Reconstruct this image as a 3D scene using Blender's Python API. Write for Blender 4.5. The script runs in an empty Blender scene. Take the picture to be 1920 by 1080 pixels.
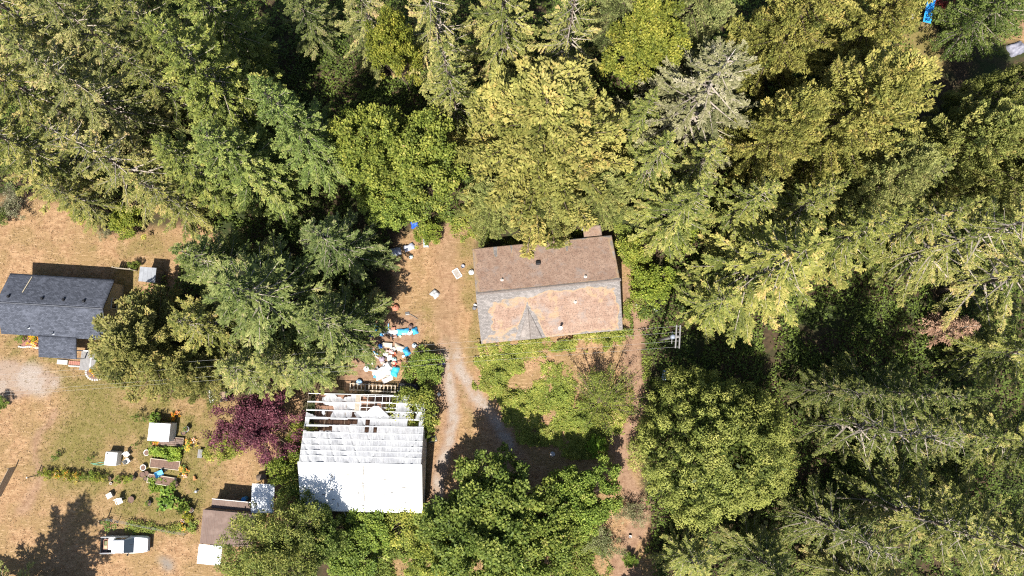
import bpy, math, random
import numpy as np
from mathutils import Vector, Matrix

rd = math.radians
sc = bpy.context.scene
COL = sc.collection

# ------------------------------------------------------------------ camera, sky, sun, exposure
CAM_H, TILT, FPX = 80.0, rd(6.7), 1280.0
cam_d = bpy.data.cameras.new('camera')
cam_d.sensor_width = 36.0
cam_d.lens = 24.0
cam_d.clip_start = 0.5
cam_d.clip_end = 2000.0
cam = bpy.data.objects.new('camera', cam_d)
COL.objects.link(cam)
cam.location = (0, 0, CAM_H)
cam.rotation_euler = (TILT, 0, 0)
sc.camera = cam

SUN_EL = rd(57.0)
SH = Vector((0.33, 1.0, 0)).normalized()          # the way shadows fall on the ground
world = bpy.data.worlds.new('World')
sc.world = world
world.use_nodes = True
wn, wl = world.node_tree.nodes, world.node_tree.links
wn.clear()
sky = wn.new('ShaderNodeTexSky')
sky.sky_type = 'NISHITA'
sky.sun_disc = False
sky.sun_elevation = SUN_EL
sky.sun_rotation = math.atan2(-SH.x, -SH.y)
bg = wn.new('ShaderNodeBackground')
bg.inputs['Strength'].default_value = 0.076
wo = wn.new('ShaderNodeOutputWorld')
wl.new(sky.outputs[0], bg.inputs[0])
wl.new(bg.outputs[0], wo.inputs[0])

sun_d = bpy.data.lights.new('sun', 'SUN')
sun_d.energy = 5.0
sun_d.angle = rd(0.55)
sun_d.color = (1.0, 0.955, 0.88)
sun = bpy.data.objects.new('sun', sun_d)
COL.objects.link(sun)
sun.location = (-30, -90, 150)
sdir = Vector((SH.x * math.cos(SUN_EL), SH.y * math.cos(SUN_EL), -math.sin(SUN_EL)))
sun.rotation_euler = sdir.to_track_quat('-Z', 'Y').to_euler()

sc.view_settings.view_transform = 'Standard'
sc.view_settings.look = 'None'
sc.view_settings.gamma = 1.0
sc.view_settings.use_curve_mapping = False
sc.view_settings.exposure = 1.05
sc.render.engine = 'CYCLES'
cy = sc.cycles
cy.max_bounces = 5
cy.diffuse_bounces = 2
cy.glossy_bounces = 2
cy.transmission_bounces = 4
cy.transparent_max_bounces = 12
cy.use_denoising = False
cy.pixel_filter_type = 'BLACKMAN_HARRIS'
cy.filter_width = 1.15
cy.caustics_reflective = False
cy.caustics_refractive = False

# ------------------------------------------------------------------ helpers: plan coordinates
CT, ST = math.cos(TILT), math.sin(TILT)


def G(px, py, z=0.0):
    """Plan survey: a place read off the photograph, put at its real height z (metres)."""
    x, y = (px - 960) / FPX, (540 - py) / FPX
    d = (x, y * CT + ST, y * ST - CT)
    t = (z - CAM_H) / d[2]
    return Vector((d[0] * t, d[1] * t, z))


def PX(x, y):
    """Inverse of G for points on the ground (arrays)."""
    X, Y, Z = x, y * CT - CAM_H * ST * 1.0, None
    # camera space: right = x, up = (0,CT,ST), back = (0,-ST,CT)
    up = y * CT + (-CAM_H) * ST
    back = -y * ST + (-CAM_H) * CT
    return 960 + FPX * x / (-back), 540 - FPX * up / (-back)


def hsh(ix, iy, seed):
    v = np.sin(ix * 127.1 + iy * 311.7 + seed * 74.7) * 43758.5453
    return v - np.floor(v)


def vn(x, y, seed=0):
    ix, iy = np.floor(x), np.floor(y)
    fx, fy = x - ix, y - iy
    fx, fy = fx * fx * (3 - 2 * fx), fy * fy * (3 - 2 * fy)
    a, b = hsh(ix, iy, seed), hsh(ix + 1, iy, seed)
    c, d = hsh(ix, iy + 1, seed), hsh(ix + 1, iy + 1, seed)
    return (a * (1 - fx) + b * fx) * (1 - fy) + (c * (1 - fx) + d * fx) * fy


def fbm(x, y, o=4, seed=0):
    s, a, t = 0.0, 0.5, 0.0
    for i in range(o):
        s = s + a * vn(x * 2 ** i, y * 2 ** i, seed + i * 13)
        t += a
        a *= 0.55
    return s / t


def sstep(e0, e1, v):
    t = np.clip((v - e0) / (e1 - e0), 0, 1)
    return t * t * (3 - 2 * t)


def polymask(px, py, pts, soft=12.0):
    """1 inside the outline, 0 outside, soft edge."""
    p = np.asarray(pts, float)
    d = np.full(np.shape(px), 1e9)
    ins = np.zeros(np.shape(px), bool)
    for i in range(len(p)):
        a, b = p[i - 1], p[i]
        e = b - a
        wx, wy = px - a[0], py - a[1]
        t = np.clip((wx * e[0] + wy * e[1]) / (e @ e + 1e-9), 0, 1)
        d = np.minimum(d, np.hypot(wx - e[0] * t, wy - e[1] * t))
        c = ((a[1] > py) != (b[1] > py)) & (px < (b[0] - a[0]) * (py - a[1]) / (b[1] - a[1] + 1e-9) + a[0])
        ins ^= c
    return sstep(-soft, soft, np.where(ins, d, -d))


def linemask(px, py, pts, w, soft=8.0):
    d = np.full(np.shape(px), 1e9)
    for a, b in zip(pts[:-1], pts[1:]):
        ex, ey = b[0] - a[0], b[1] - a[1]
        wx, wy = px - a[0], py - a[1]
        t = np.clip((wx * ex + wy * ey) / (ex * ex + ey * ey + 1e-9), 0, 1)
        d = np.minimum(d, np.hypot(wx - ex * t, wy - ey * t))
    return sstep(w + soft, w - soft, d)


# ------------------------------------------------------------------ helpers: materials
def new_mat(name):
    m = bpy.data.materials.new(name)
    m.use_nodes = True
    nt = m.node_tree
    for n in list(nt.nodes):
        nt.nodes.remove(n)
    out = nt.nodes.new('ShaderNodeOutputMaterial')
    return m, nt.nodes, nt.links, out


def ramp(n, stops):
    r = n.new('ShaderNodeValToRGB')
    e = r.color_ramp.elements
    while len(e) < len(stops):
        e.new(0.5)
    for i, (p, c) in enumerate(stops):
        e[i].position = p
        e[i].color = (*c, 1)
    return r


def mixc(n, l, a, b, f, mode='MIX'):
    m = n.new('ShaderNodeMix')
    m.data_type = 'RGBA'
    m.blend_type = mode
    m.clamp_factor = True
    for sock, v in ((m.inputs[6], a), (m.inputs[7], b), (m.inputs[0], f)):
        if hasattr(v, 'is_output') or hasattr(v, 'links'):
            l.new(v, sock)
        elif isinstance(v, (tuple, list)):
            sock.default_value = (*v, 1)
        else:
            sock.default_value = v
    return m.outputs[2]


def noise(n, l, vec, scale, det=4, rough=0.6):
    t = n.new('ShaderNodeTexNoise')
    t.inputs['Scale'].default_value = scale
    t.inputs['Detail'].default_value = det
    t.inputs['Roughness'].default_value = rough
    if vec is not None:
        l.new(vec, t.inputs['Vector'])
    return t.outputs['Fac']


def contrast(n, l, v, lo, hi):
    m = n.new('ShaderNodeMapRange')
    m.inputs[1].default_value = lo
    m.inputs[2].default_value = hi
    l.new(v, m.inputs[0])
    return m.outputs[0]


_M = {}


def mat(name, col, rough=0.7, var=0.25, scale=3.0, metal=0.0, spec=0.3, bump=0.0, col2=None, alpha=1.0):
    """Plain procedural material: base colour broken up by two sizes of noise, optional second worn colour."""
    if name in _M:
        return _M[name]
    m, n, l, out = new_mat(name)
    b = n.new('ShaderNodeBsdfPrincipled')
    tc = n.new('ShaderNodeTexCoord')
    f1 = noise(n, l, tc.outputs['Object'], scale, 5)
    f2 = noise(n, l, tc.outputs['Object'], scale * 7, 3)
    dk = tuple(c * (1 - var) for c in col)
    lt = tuple(min(1, c * (1 + var)) for c in col)
    c1 = mixc(n, l, dk, lt, contrast(n, l, f1, 0.3, 0.7))
    c2 = mixc(n, l, c1, tuple(c * (1 - var * 1.2) for c in col), contrast(n, l, f2, 0.5, 0.8))
    if col2:
        c2 = mixc(n, l, c2, col2, contrast(n, l, noise(n, l, tc.outputs['Object'], scale * 0.6, 6), 0.5, 0.68))
    l.new(c2, b.inputs['Base Color'])
    b.inputs['Roughness'].default_value = rough
    b.inputs['Metallic'].default_value = metal
    b.inputs['Specular IOR Level'].default_value = spec
    b.inputs['Alpha'].default_value = alpha
    if bump:
        bm = n.new('ShaderNodeBump')
        bm.inputs['Strength'].default_value = bump
        bm.inputs['Distance'].default_value = 0.03
        l.new(f2, bm.inputs['Height'])
        l.new(bm.outputs[0], b.inputs['Normal'])
    l.new(b.outputs[0], out.inputs[0])
    _M[name] = m
    return m


def leaf_mat(name, stops, trans=0.26):
    m, n, l, out = new_mat(name)
    a = n.new('ShaderNodeAttribute')
    a.attribute_name = 'lv'
    r = ramp(n, stops)
    l.new(a.outputs['Fac'], r.inputs[0])
    oi = n.new('ShaderNodeObjectInfo')
    tc = n.new('ShaderNodeTexCoord')
    nz = noise(n, l, tc.outputs['Object'], 0.45, 3)
    c = mixc(n, l, r.outputs[0], oi.outputs['Color'], 1.0, 'MULTIPLY')
    hs = n.new('ShaderNodeHueSaturation')
    mr = n.new('ShaderNodeMapRange')
    mr.inputs[1].default_value, mr.inputs[2].default_value = 0.3, 0.7
    mr.inputs[3].default_value, mr.inputs[4].default_value = 0.72, 1.25
    l.new(nz, mr.inputs[0])
    l.new(mr.outputs[0], hs.inputs['Value'])
    l.new(c, hs.inputs['Color'])
    b = n.new('ShaderNodeBsdfPrincipled')
    b.inputs['Roughness'].default_value = 0.55
    b.inputs['Specular IOR Level'].default_value = 0.18
    l.new(hs.outputs[0], b.inputs['Base Color'])
    t = n.new('ShaderNodeBsdfTranslucent')
    l.new(hs.outputs[0], t.inputs['Color'])
    mx = n.new('ShaderNodeMixShader')
    mx.inputs[0].default_value = trans
    l.new(b.outputs[0], mx.inputs[1])
    l.new(t.outputs[0], mx.inputs[2])
    l.new(mx.outputs[0], out.inputs[0])
    return m


# ------------------------------------------------------------------ helpers: meshes and the object tree
def np_mesh(name, V, F, attrs=None, smooth=False):
    """V (n,3), F (m,k) arrays, all faces with the same number of corners."""
    V = np.ascontiguousarray(V, np.float32)
    F = np.ascontiguousarray(F, np.int32)
    me = bpy.data.meshes.new(name)
    me.vertices.add(len(V))
    me.vertices.foreach_set('co', V.ravel())
    k = F.shape[1]
    me.loops.add(F.size)
    me.loops.foreach_set('vertex_index', F.ravel())
    me.polygons.add(len(F))
    me.polygons.foreach_set('loop_start', np.arange(0, F.size, k, dtype=np.int32))
    me.polygons.foreach_set('loop_total', np.full(len(F), k, np.int32))
    if smooth:
        me.polygons.foreach_set('use_smooth', np.ones(len(F), bool))
    for an, av in (attrs or {}).items():
        at = me.attributes.new(an, 'FLOAT', 'POINT')
        at.data.foreach_set('value', np.ascontiguousarray(av, np.float32))
    me.update(calc_edges=True)
    return me


class MB:
    """Collects boxes, tubes, prisms and sheets into one mesh."""

    def __init__(s):
        s.v, s.f = [], []

    def add(s, vs, fs, M=None):
        o = len(s.v)
        s.v += [tuple(M @ Vector(v)) if M else tuple(v) for v in vs]
        s.f += [tuple(i + o for i in f) for f in fs]
        return s

    def box(s, c, d, rz=0, rx=0, ry=0, taper=1.0):
        x, y, z = d[0] / 2, d[1] / 2, d[2] / 2
        t = taper
        vs = [(-x, -y, -z), (x, -y, -z), (x, y, -z), (-x, y, -z), (-x * t, -y * t, z), (x * t, -y * t, z), (x * t, y * t, z), (-x * t, y * t, z)]
        fs = [(3, 2, 1, 0), (4, 5, 6, 7), (0, 1, 5, 4), (1, 2, 6, 5), (2, 3, 7, 6), (3, 0, 4, 7)]
        M = Matrix.Translation(c) @ Matrix.Rotation(rz, 4, 'Z') @ Matrix.Rotation(ry, 4, 'Y') @ Matrix.Rotation(rx, 4, 'X')
        return s.add(vs, fs, M)

    def cbox(s, c, d, b=0.04, rz=0, rx=0, ry=0):
        """box with chamfered vertical and top edges"""
        x, y, z = d[0] / 2, d[1] / 2, d[2] / 2

        def ring(ix, zz):
            X, Y = x - ix, y - ix
            return [(-X + b, -Y, zz), (X - b, -Y, zz), (X, -Y + b, zz), (X, Y - b, zz), (X - b, Y, zz), (-X + b, Y, zz), (-X, Y - b, zz), (-X, -Y + b, zz)]
        vs = ring(0, -z) + ring(0, z - b) + ring(b, z)
        fs = [tuple(range(7, -1, -1)), tuple(range(16, 24))]
        for k in (0, 8):
            fs += [(k + i, k + (i + 1) % 8, k + 8 + (i + 1) % 8, k + 8 + i) for i in range(8)]
        M = Matrix.Translation(c) @ Matrix.Rotation(rz, 4, 'Z') @ Matrix.Rotation(ry, 4, 'Y') @ Matrix.Rotation(rx, 4, 'X')
        return s.add(vs, fs, M)

    def tube(s, pts, rs, n=6, cap=True):
        pts = [Vector(p) for p in pts]
        if not isinstance(rs, (list, tuple)):
            rs = [rs] * len(pts)
        o = len(s.v)
        for i, p in enumerate(pts):
            d = (pts[min(i + 1, len(pts) - 1)] - pts[max(i - 1, 0)])
            d = d.normalized() if d.length > 1e-9 else Vector((0, 0, 1))
            a = d.cross(Vector((0, 0, 1)) if abs(d.z) < 0.95 else Vector((1, 0, 0))).normalized()
            b = d.cross(a)
            for k in range(n):
                t = 2 * math.pi * k / n
                s.v.append(tuple(p + (a * math.cos(t) + b * math.sin(t)) * rs[i]))
        for i in range(len(pts) - 1):
            for k in range(n):
                k2 = (k + 1) % n
                s.f.append((o + i * n + k, o + i * n + k2, o + (i + 1) * n + k2, o + (i + 1) * n + k))
        if cap:
            s.f.append(tuple(o + k for k in range(n))[::-1])
            e = o + (len(pts) - 1) * n
            s.f.append(tuple(e + k for k in range(n)))
        return s

    def lathe(s, prof, n=14, c=(0, 0, 0), M=None):
        vs, fs = [], []
        for r, z in prof:
            for k in range(n):
                t = 2 * math.pi * k / n
                vs.append((c[0] + r * math.cos(t), c[1] + r * math.sin(t), c[2] + z))
        for i in range(len(prof) - 1):
            for k in range(n):
                k2 = (k + 1) % n
                fs.append((i * n + k, i * n + k2, (i + 1) * n + k2, (i + 1) * n + k))
        fs.append(tuple(range(n))[::-1])
        e = (len(prof) - 1) * n
        fs.append(tuple(e + k for k in range(n)))
        return s.add(vs, fs, M)

    def quad(s, a, b, c, d, th=0.0):
        if not th:
            return s.add([a, b, c, d], [(0, 1, 2, 3)])
        a, b, c, d = map(Vector, (a, b, c, d))
        nn = (b - a).cross(d - a).normalized() * th
        return s.add([a - nn, b - nn, c - nn, d - nn, a, b, c, d], [(3, 2, 1, 0), (4, 5, 6, 7), (0, 1, 5, 4), (1, 2, 6, 5), (2, 3, 7, 6), (3, 0, 4, 7)])

    def prism(s, poly, h0, h1, M=None):
        n = len(poly)
        vs = [(x, y, h0) for x, y in poly] + [(x, y, h1) for x, y in poly]
        fs = [tuple(range(n))[::-1], tuple(range(n, 2 * n))] + [(i, (i + 1) % n, n + (i + 1) % n, n + i) for i in range(n)]
        return s.add(vs, fs, M)

    def mesh(s, name, smooth=False):
        me = bpy.data.meshes.new(name)
        me.from_pydata(s.v, [], s.f)
        me.update()
        if smooth:
            me.polygons.foreach_set('use_smooth', [True] * len(me.polygons))
        return me

    def build(s, name, m, parent=None, smooth=False, loc=None):
        return link(name, s.mesh(name, smooth), m, parent, loc)


def link(name, me, m, parent=None, loc=None):
    o = bpy.data.objects.new(name, me)
    COL.objects.link(o)
    if m is not None and (not me.materials):
        me.materials.append(m)
    if parent is not None:
        o.parent = parent
    if loc is not None:
        o.location = loc
    return o


def tag(o, label, cat, group=None):
    o['label'] = label
    o['category'] = cat
    if group:
        o['group'] = group
    return o


def thing(name, label, cat, loc=(0, 0, 0), rz=0.0, group=None):
    o = bpy.data.objects.new(name, None)
    COL.objects.link(o)
    o.empty_display_size = 0.3
    o.location = loc
    o.rotation_euler = (0, 0, rz)
    return tag(o, label, cat, group)


def kind(o, k):
    o['kind'] = k
    return o


def copy_tree(o, parent=None):
    c = o.copy()
    COL.objects.link(c)
    c.parent = parent
    for ch in [x for x in o.children]:
        copy_tree(ch, c)
    return c

# ------------------------------------------------------------------ ground
OPEN_POLYS = [
    [(-90, 372), (60, 362), (140, 400), (240, 440), (400, 405), (420, 480), (300, 560), (300, 740), (560, 740), (560, 960), (470, 1180), (-90, 1180)],
    [(745, 450), (800, 415), (890, 425), (900, 560), (1170, 470), (1205, 520), (1200, 700), (1205, 900), (1240, 1180), (640, 1180), (800, 960), (800, 720), (650, 730), (650, 620), (730, 570)],
    [(1690, 55), (1745, 35), (1775, 130), (1690, 120)],
    [(1840, -90), (1990, -90), (1990, 95), (1880, 70)],
]
TRACK_L = [(838, 430), (838, 520), (836, 620), (850, 690), (884, 745), (925, 805), (960, 860)]
RUT_A = [(846, 600), (852, 650), (866, 695), (892, 742), (926, 792), (955, 835)]
RUT_B = [(826, 600), (832, 660), (846, 730), (852, 785), (836, 840), (826, 890), (820, 950)]
TRACK_R = [(838, 700), (845, 780), (832, 850), (822, 900), (818, 960)]
PATH = [(1188, 545), (1200, 595), (1188, 650), (1196, 735), (1188, 795), (1160, 850), (1172, 895), (1203, 945), (1192, 1005), (1168, 1060), (1180, 1180)]
GRAVEL = [(-90, 668), (20, 676), (75, 688), (118, 708), (112, 728), (60, 738), (20, 752), (-90, 755)]


def masks(x, y):
    px, py = PX(x, y)
    w = (fbm(x * 0.35, y * 0.35, 4, 3) - 0.5) * 34
    w2 = (fbm(x * 0.35 + 50, y * 0.35, 4, 5) - 0.5) * 34
    qx, qy = px + w, py + w2
    op = np.zeros(np.shape(px))
    for p in OPEN_POLYS:
        op = np.maximum(op, polymask(qx, qy, p, 10))
    n1 = fbm(x * 0.16, y * 0.16, 4, 21)
    n2 = fbm(x * 0.5, y * 0.5, 3, 31)
    # lawn that is still green
    g = 0.85 * polymask(qx, qy, [(110, 700), (420, 690), (440, 780), (390, 960), (250, 990), (60, 890), (95, 800), (130, 760)], 40)
    g = g * (0.35 + 0.65 * sstep(0.34, 0.54, n1 * 0.75 + n2 * 0.25))
    g = np.maximum(g, 0.8 * polymask(qx, qy, [(255, 760), (395, 770), (385, 960), (330, 1000), (210, 960), (240, 880), (95, 888), (98, 872), (255, 872)], 14) * sstep(0.18, 0.42, n2))
    g = np.maximum(g, 0.7 * polymask(qx, qy, [(-90, 640), (90, 640), (140, 690), (60, 690), (-90, 668)], 14) * sstep(0.35, 0.55, n2))
    g = np.maximum(g, 0.45 * polymask(qx, qy, [(100, 450), (330, 440), (330, 490), (100, 490)], 20) * sstep(0.5, 0.65, n2))
    g = np.maximum(g, 0.6 * polymask(qx, qy, [(215, 495), (262, 495), (262, 560), (215, 570)], 8))
    g = np.maximum(g, 0.8 * polymask(qx, qy, OPEN_POLYS[2], 10))
    g = np.maximum(g, 0.6 * linemask(qx, qy, [(838, 640), (852, 700), (872, 745), (890, 790)], 7, 5) * sstep(0.3, 0.55, n2))
    g = np.maximum(g, 0.55 * linemask(qx, qy, [(880, 430), (880, 560), (892, 660)], 14, 10) * sstep(0.4, 0.6, n2))
    g = np.maximum(g, 0.5 * linemask(qx, qy, [(795, 590), (800, 640), (805, 720)], 18, 12) * sstep(0.35, 0.6, n2))
    # worn bare earth
    d = np.maximum(0.55 * linemask(qx, qy, TRACK_L[:3], 22, 16), linemask(qx, qy, PATH, 18, 8))
    d = np.maximum(d, 0.6 * linemask(qx, qy, TRACK_L[2:], 20, 10))
    d = np.maximum(d, 0.9 * linemask(qx, qy, TRACK_R, 16, 8))
    d = np.maximum(d, polymask(qx, qy, [(735, 600), (790, 590), (790, 650), (690, 720), (650, 720), (650, 650)], 12))
    d = np.maximum(d, 0.8 * linemask(qx, qy, [(100, 770), (70, 830), (66, 900), (40, 960)], 9, 8))
    d = np.maximum(d, 0.8 * polymask(qx, qy, [(1840, -90), (1990, -90), (1990, 60), (1880, 60)], 10))
    gr = np.maximum(polymask(qx, qy, GRAVEL, 14) * (0.55 + 0.45 * sstep(0.3, 0.5, n2)),
                    np.maximum(linemask(px + w * 0.4, py + w2 * 0.4, RUT_A, 10, 5), linemask(px + w * 0.4, py + w2 * 0.4, RUT_B, 9, 5)) * sstep(620, 690, py) * (0.45 + 0.55 * sstep(0.35, 0.55, fbm(x * 1.4, y * 1.4, 3, 33))))
    ash = linemask(qx, qy, [(310, 1058), (312, 1062)], 14, 12)
    return px, py, op, g * op, d, gr, ash


gx = np.concatenate([[-420, -300, -200, -140, -100, -85], np.arange(-74, 74.01, 0.4), [85, 100, 140, 200, 300, 420]])
gy = np.concatenate([[-360, -240, -150, -90, -60, -45], np.arange(-34, 58.01, 0.4), [65, 80, 110, 170, 260, 400]])
GX, GY = np.meshgrid(gx, gy)
mpx, mpy, m_op, m_g, m_d, m_gr, m_ash = masks(GX, GY)
GZ = (fbm(GX * 0.8, GY * 0.8, 3, 9) - 0.5) * 0.05 - 0.03
nx, ny = len(gx), len(gy)
idx = np.arange(nx * ny).reshape(ny, nx)
gF = np.stack([idx[:-1, :-1], idx[:-1, 1:], idx[1:, 1:], idx[1:, :-1]], -1).reshape(-1, 4)
g_me = np_mesh('ground', np.stack([GX, GY, GZ], -1).reshape(-1, 3), gF,
               dict(op=m_op.ravel(), grn=m_g.ravel(), dirt=np.clip(m_d, 0, 1).ravel(), grv=np.clip(m_gr, 0, 1).ravel(), ash=m_ash.ravel()), smooth=True)


def ground_mat(name, base=None):
    m, n, l, out = new_mat(name)
    tc = n.new('ShaderNodeTexCoord')
    P = tc.outputs['Object']

    def at(a):
        q = n.new('ShaderNodeAttribute')
        q.attribute_name = a
        return q.outputs['Fac']
    big = noise(n, l, P, 0.25, 5)
    mid = noise(n, l, P, 1.6, 5, 0.65)
    fine = noise(n, l, P, 9.0, 4, 0.7)
    vf = noise(n, l, P, 26.0, 2, 0.6)
    # streaky mown straw
    mp = n.new('ShaderNodeMapping')
    mp.inputs['Scale'].default_value = (0.5, 2.2, 1)
    mp.inputs['Rotation'].default_value = (0, 0, rd(14))
    l.new(P, mp.inputs[0])
    strk = noise(n, l, mp.outputs[0], 2.4, 4, 0.7)
    straw = mixc(n, l, (0.198, 0.110, 0.056), (0.361, 0.229, 0.126), contrast(n, l, mid, 0.34, 0.66))
    straw = mixc(n, l, straw, (0.226, 0.148, 0.069), contrast(n, l, big, 0.44, 0.58))
    straw = mixc(n, l, straw, (0.443, 0.300, 0.174), contrast(n, l, strk, 0.52, 0.74))
    straw = mixc(n, l, straw, (0.139, 0.089, 0.036), contrast(n, l, fine, 0.54, 0.80))
    green = mixc(n, l, (0.086, 0.086, 0.019), (0.185, 0.155, 0.050), contrast(n, l, fine, 0.34, 0.7))
    green = mixc(n, l, green, (0.215, 0.159, 0.073), contrast(n, l, mid, 0.50, 0.72))
    dirt = mixc(n, l, (0.185, 0.108, 0.068), (0.304, 0.196, 0.129), contrast(n, l, mid, 0.35, 0.68))
    dirt = mixc(n, l, dirt, (0.143, 0.088, 0.045), contrast(n, l, fine, 0.52, 0.76))
    dirt = mixc(n, l, dirt, (0.363, 0.256, 0.170), contrast(n, l, strk, 0.58, 0.78))
    grav = mixc(n, l, (0.215, 0.174, 0.145), (0.370, 0.310, 0.261), contrast(n, l, fine, 0.36, 0.66))
    grav = mixc(n, l, grav, (0.172, 0.132, 0.087), contrast(n, l, mid, 0.55, 0.72))
    duff = mixc(n, l, (0.035, 0.026, 0.016), (0.085, 0.058, 0.034), contrast(n, l, mid, 0.34, 0.68))
    duff = mixc(n, l, duff, (0.03, 0.04, 0.014), contrast(n, l, big, 0.45, 0.6))
    c = mixc(n, l, duff, straw, at('op'))
    c = mixc(n, l, c, green, at('grn'))
    c = mixc(n, l, c, dirt, at('dirt'))
    c = mixc(n, l, c, grav, at('grv'))
    c = mixc(n, l, c, (0.19, 0.165, 0.14), at('ash'))
    c = mixc(n, l, c, (0.12, 0.085, 0.05), contrast(n, l, vf, 0.58, 0.86))
    b = n.new('ShaderNodeBsdfPrincipled')
    b.inputs['Roughness'].default_value = 0.92
    b.inputs['Specular IOR Level'].default_value = 0.1
    l.new(c, b.inputs['Base Color'])
    bm = n.new('ShaderNodeBump')
    bm.inputs['Strength'].default_value = 0.7
    bm.inputs['Distance'].default_value = 0.08
    l.new(fine, bm.inputs['Height'])
    l.new(bm.outputs[0], b.inputs['Normal'])
    l.new(b.outputs[0], out.inputs[0])
    return m


GM = ground_mat('ground_cover')
kind(link('ground', g_me, GM), 'structure')


def sheet(name, fn, x0, x1, y0, y1, z, step=0.3, thr=0.5):
    """A thin worn sheet over the ground: cells where fn > thr, with the ground's own blend attributes."""
    xs, ys = np.arange(x0, x1, step), np.arange(y0, y1, step)
    X, Y = np.meshgrid(xs, ys)
    v = fn(X, Y)
    px, py, op, g, d, gr, ash = masks(X, Y)
    ii = np.arange(X.size).reshape(X.shape)
    F = np.stack([ii[:-1, :-1], ii[:-1, 1:], ii[1:, 1:], ii[1:, :-1]], -1)
    keep = (v[:-1, :-1] > thr) & (v[1:, 1:] > thr) & (v[1:, :-1] > thr) & (v[:-1, 1:] > thr)
    F = F[keep].reshape(-1, 4)
    used, inv = np.unique(F, return_inverse=True)
    V = np.stack([X, Y, np.full_like(X, z) + (fbm(X * 0.8, Y * 0.8, 3, 9) - 0.5) * 0.05 - 0.03], -1).reshape(-1, 3)[used]
    me = np_mesh(name, V, inv.reshape(-1, 4), dict(op=op.ravel()[used], grn=g.ravel()[used], dirt=np.maximum(d, (0.35 if name == 'dirt_driveway' else 0.7) * sstep(0.5, 0.8, v)).ravel()[used].clip(0, 1), grv=gr.ravel()[used].clip(0, 1), ash=ash.ravel()[used]), True)
    return kind(link(name, me, GM), 'structure')


def f_track(x, y):
    px, py = PX(x, y)
    w = (fbm(x * 0.5, y * 0.5, 3, 41) - 0.5) * 18
    return np.maximum(np.maximum(linemask(px + w, py + w, TRACK_L[:3], 20, 9), linemask(px + w, py + w, RUT_A, 12, 6)), linemask(px + w, py + w, RUT_B, 11, 6))


def f_path(x, y):
    px, py = PX(x, y)
    w = (fbm(x * 0.45, y * 0.45, 4, 43) - 0.5) * 40
    return linemask(px + w, py + w, PATH, 14, 8)


def f_grav(x, y):
    px, py = PX(x, y)
    w = (fbm(x * 0.5, y * 0.5, 3, 45) - 0.5) * 20
    return polymask(px + w, py + w, GRAVEL, 8)


sheet('dirt_driveway', f_track, -14, 4, -30, 18, 0.012)
sheet('dirt_path', f_path, 10, 20, -40, 12, 0.012)
sheet('gravel_driveway', f_grav, -64, -50, -6, 4, 0.012)

# ------------------------------------------------------------------ foliage materials
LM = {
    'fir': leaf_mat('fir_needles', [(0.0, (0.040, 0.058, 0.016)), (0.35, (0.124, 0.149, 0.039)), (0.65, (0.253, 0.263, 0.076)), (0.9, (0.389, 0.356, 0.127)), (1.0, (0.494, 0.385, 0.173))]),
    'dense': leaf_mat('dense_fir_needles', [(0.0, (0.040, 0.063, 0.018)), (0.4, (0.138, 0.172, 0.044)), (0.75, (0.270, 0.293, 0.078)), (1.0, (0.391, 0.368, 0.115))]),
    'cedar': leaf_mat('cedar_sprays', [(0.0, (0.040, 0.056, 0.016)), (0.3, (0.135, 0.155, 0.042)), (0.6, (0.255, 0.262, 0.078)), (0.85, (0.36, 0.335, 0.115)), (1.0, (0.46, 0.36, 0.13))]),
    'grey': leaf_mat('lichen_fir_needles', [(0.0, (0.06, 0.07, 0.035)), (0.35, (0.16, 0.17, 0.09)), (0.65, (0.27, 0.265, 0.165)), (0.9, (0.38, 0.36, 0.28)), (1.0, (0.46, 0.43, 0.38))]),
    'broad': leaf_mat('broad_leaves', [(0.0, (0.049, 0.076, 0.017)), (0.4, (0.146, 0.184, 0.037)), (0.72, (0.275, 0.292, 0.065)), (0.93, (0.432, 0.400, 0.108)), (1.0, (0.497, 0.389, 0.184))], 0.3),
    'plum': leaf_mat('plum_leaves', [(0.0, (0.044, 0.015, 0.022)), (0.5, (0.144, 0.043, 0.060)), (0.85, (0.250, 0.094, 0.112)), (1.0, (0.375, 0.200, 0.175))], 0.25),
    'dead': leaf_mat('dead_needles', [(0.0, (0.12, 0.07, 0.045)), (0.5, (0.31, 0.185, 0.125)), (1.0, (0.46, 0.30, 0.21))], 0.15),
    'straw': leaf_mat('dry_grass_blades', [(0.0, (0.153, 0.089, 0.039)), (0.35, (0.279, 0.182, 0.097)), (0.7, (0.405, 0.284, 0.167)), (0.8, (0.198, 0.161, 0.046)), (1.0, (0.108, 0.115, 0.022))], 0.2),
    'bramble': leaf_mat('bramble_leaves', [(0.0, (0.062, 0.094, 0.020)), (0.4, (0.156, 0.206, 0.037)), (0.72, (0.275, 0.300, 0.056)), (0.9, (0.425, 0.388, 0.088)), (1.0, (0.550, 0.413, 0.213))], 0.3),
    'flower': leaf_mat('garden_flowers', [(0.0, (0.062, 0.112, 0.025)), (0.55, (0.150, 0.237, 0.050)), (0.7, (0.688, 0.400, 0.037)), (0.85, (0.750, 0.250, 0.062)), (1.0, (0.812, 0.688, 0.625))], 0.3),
}
BARK = mat('grey_bark', (0.30, 0.255, 0.21), 0.9, 0.3, 4, bump=0.5)
BARK_D = mat('brown_bark', (0.13, 0.095, 0.07), 0.9, 0.3, 4, bump=0.5)
BARK_P = mat('pale_dead_wood', (0.46, 0.41, 0.36), 0.9, 0.2, 4)


# ------------------------------------------------------------------ foliage generators
def unit(a):
    return a / (np.linalg.norm(a, axis=-1, keepdims=True) + 1e-9)


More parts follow.
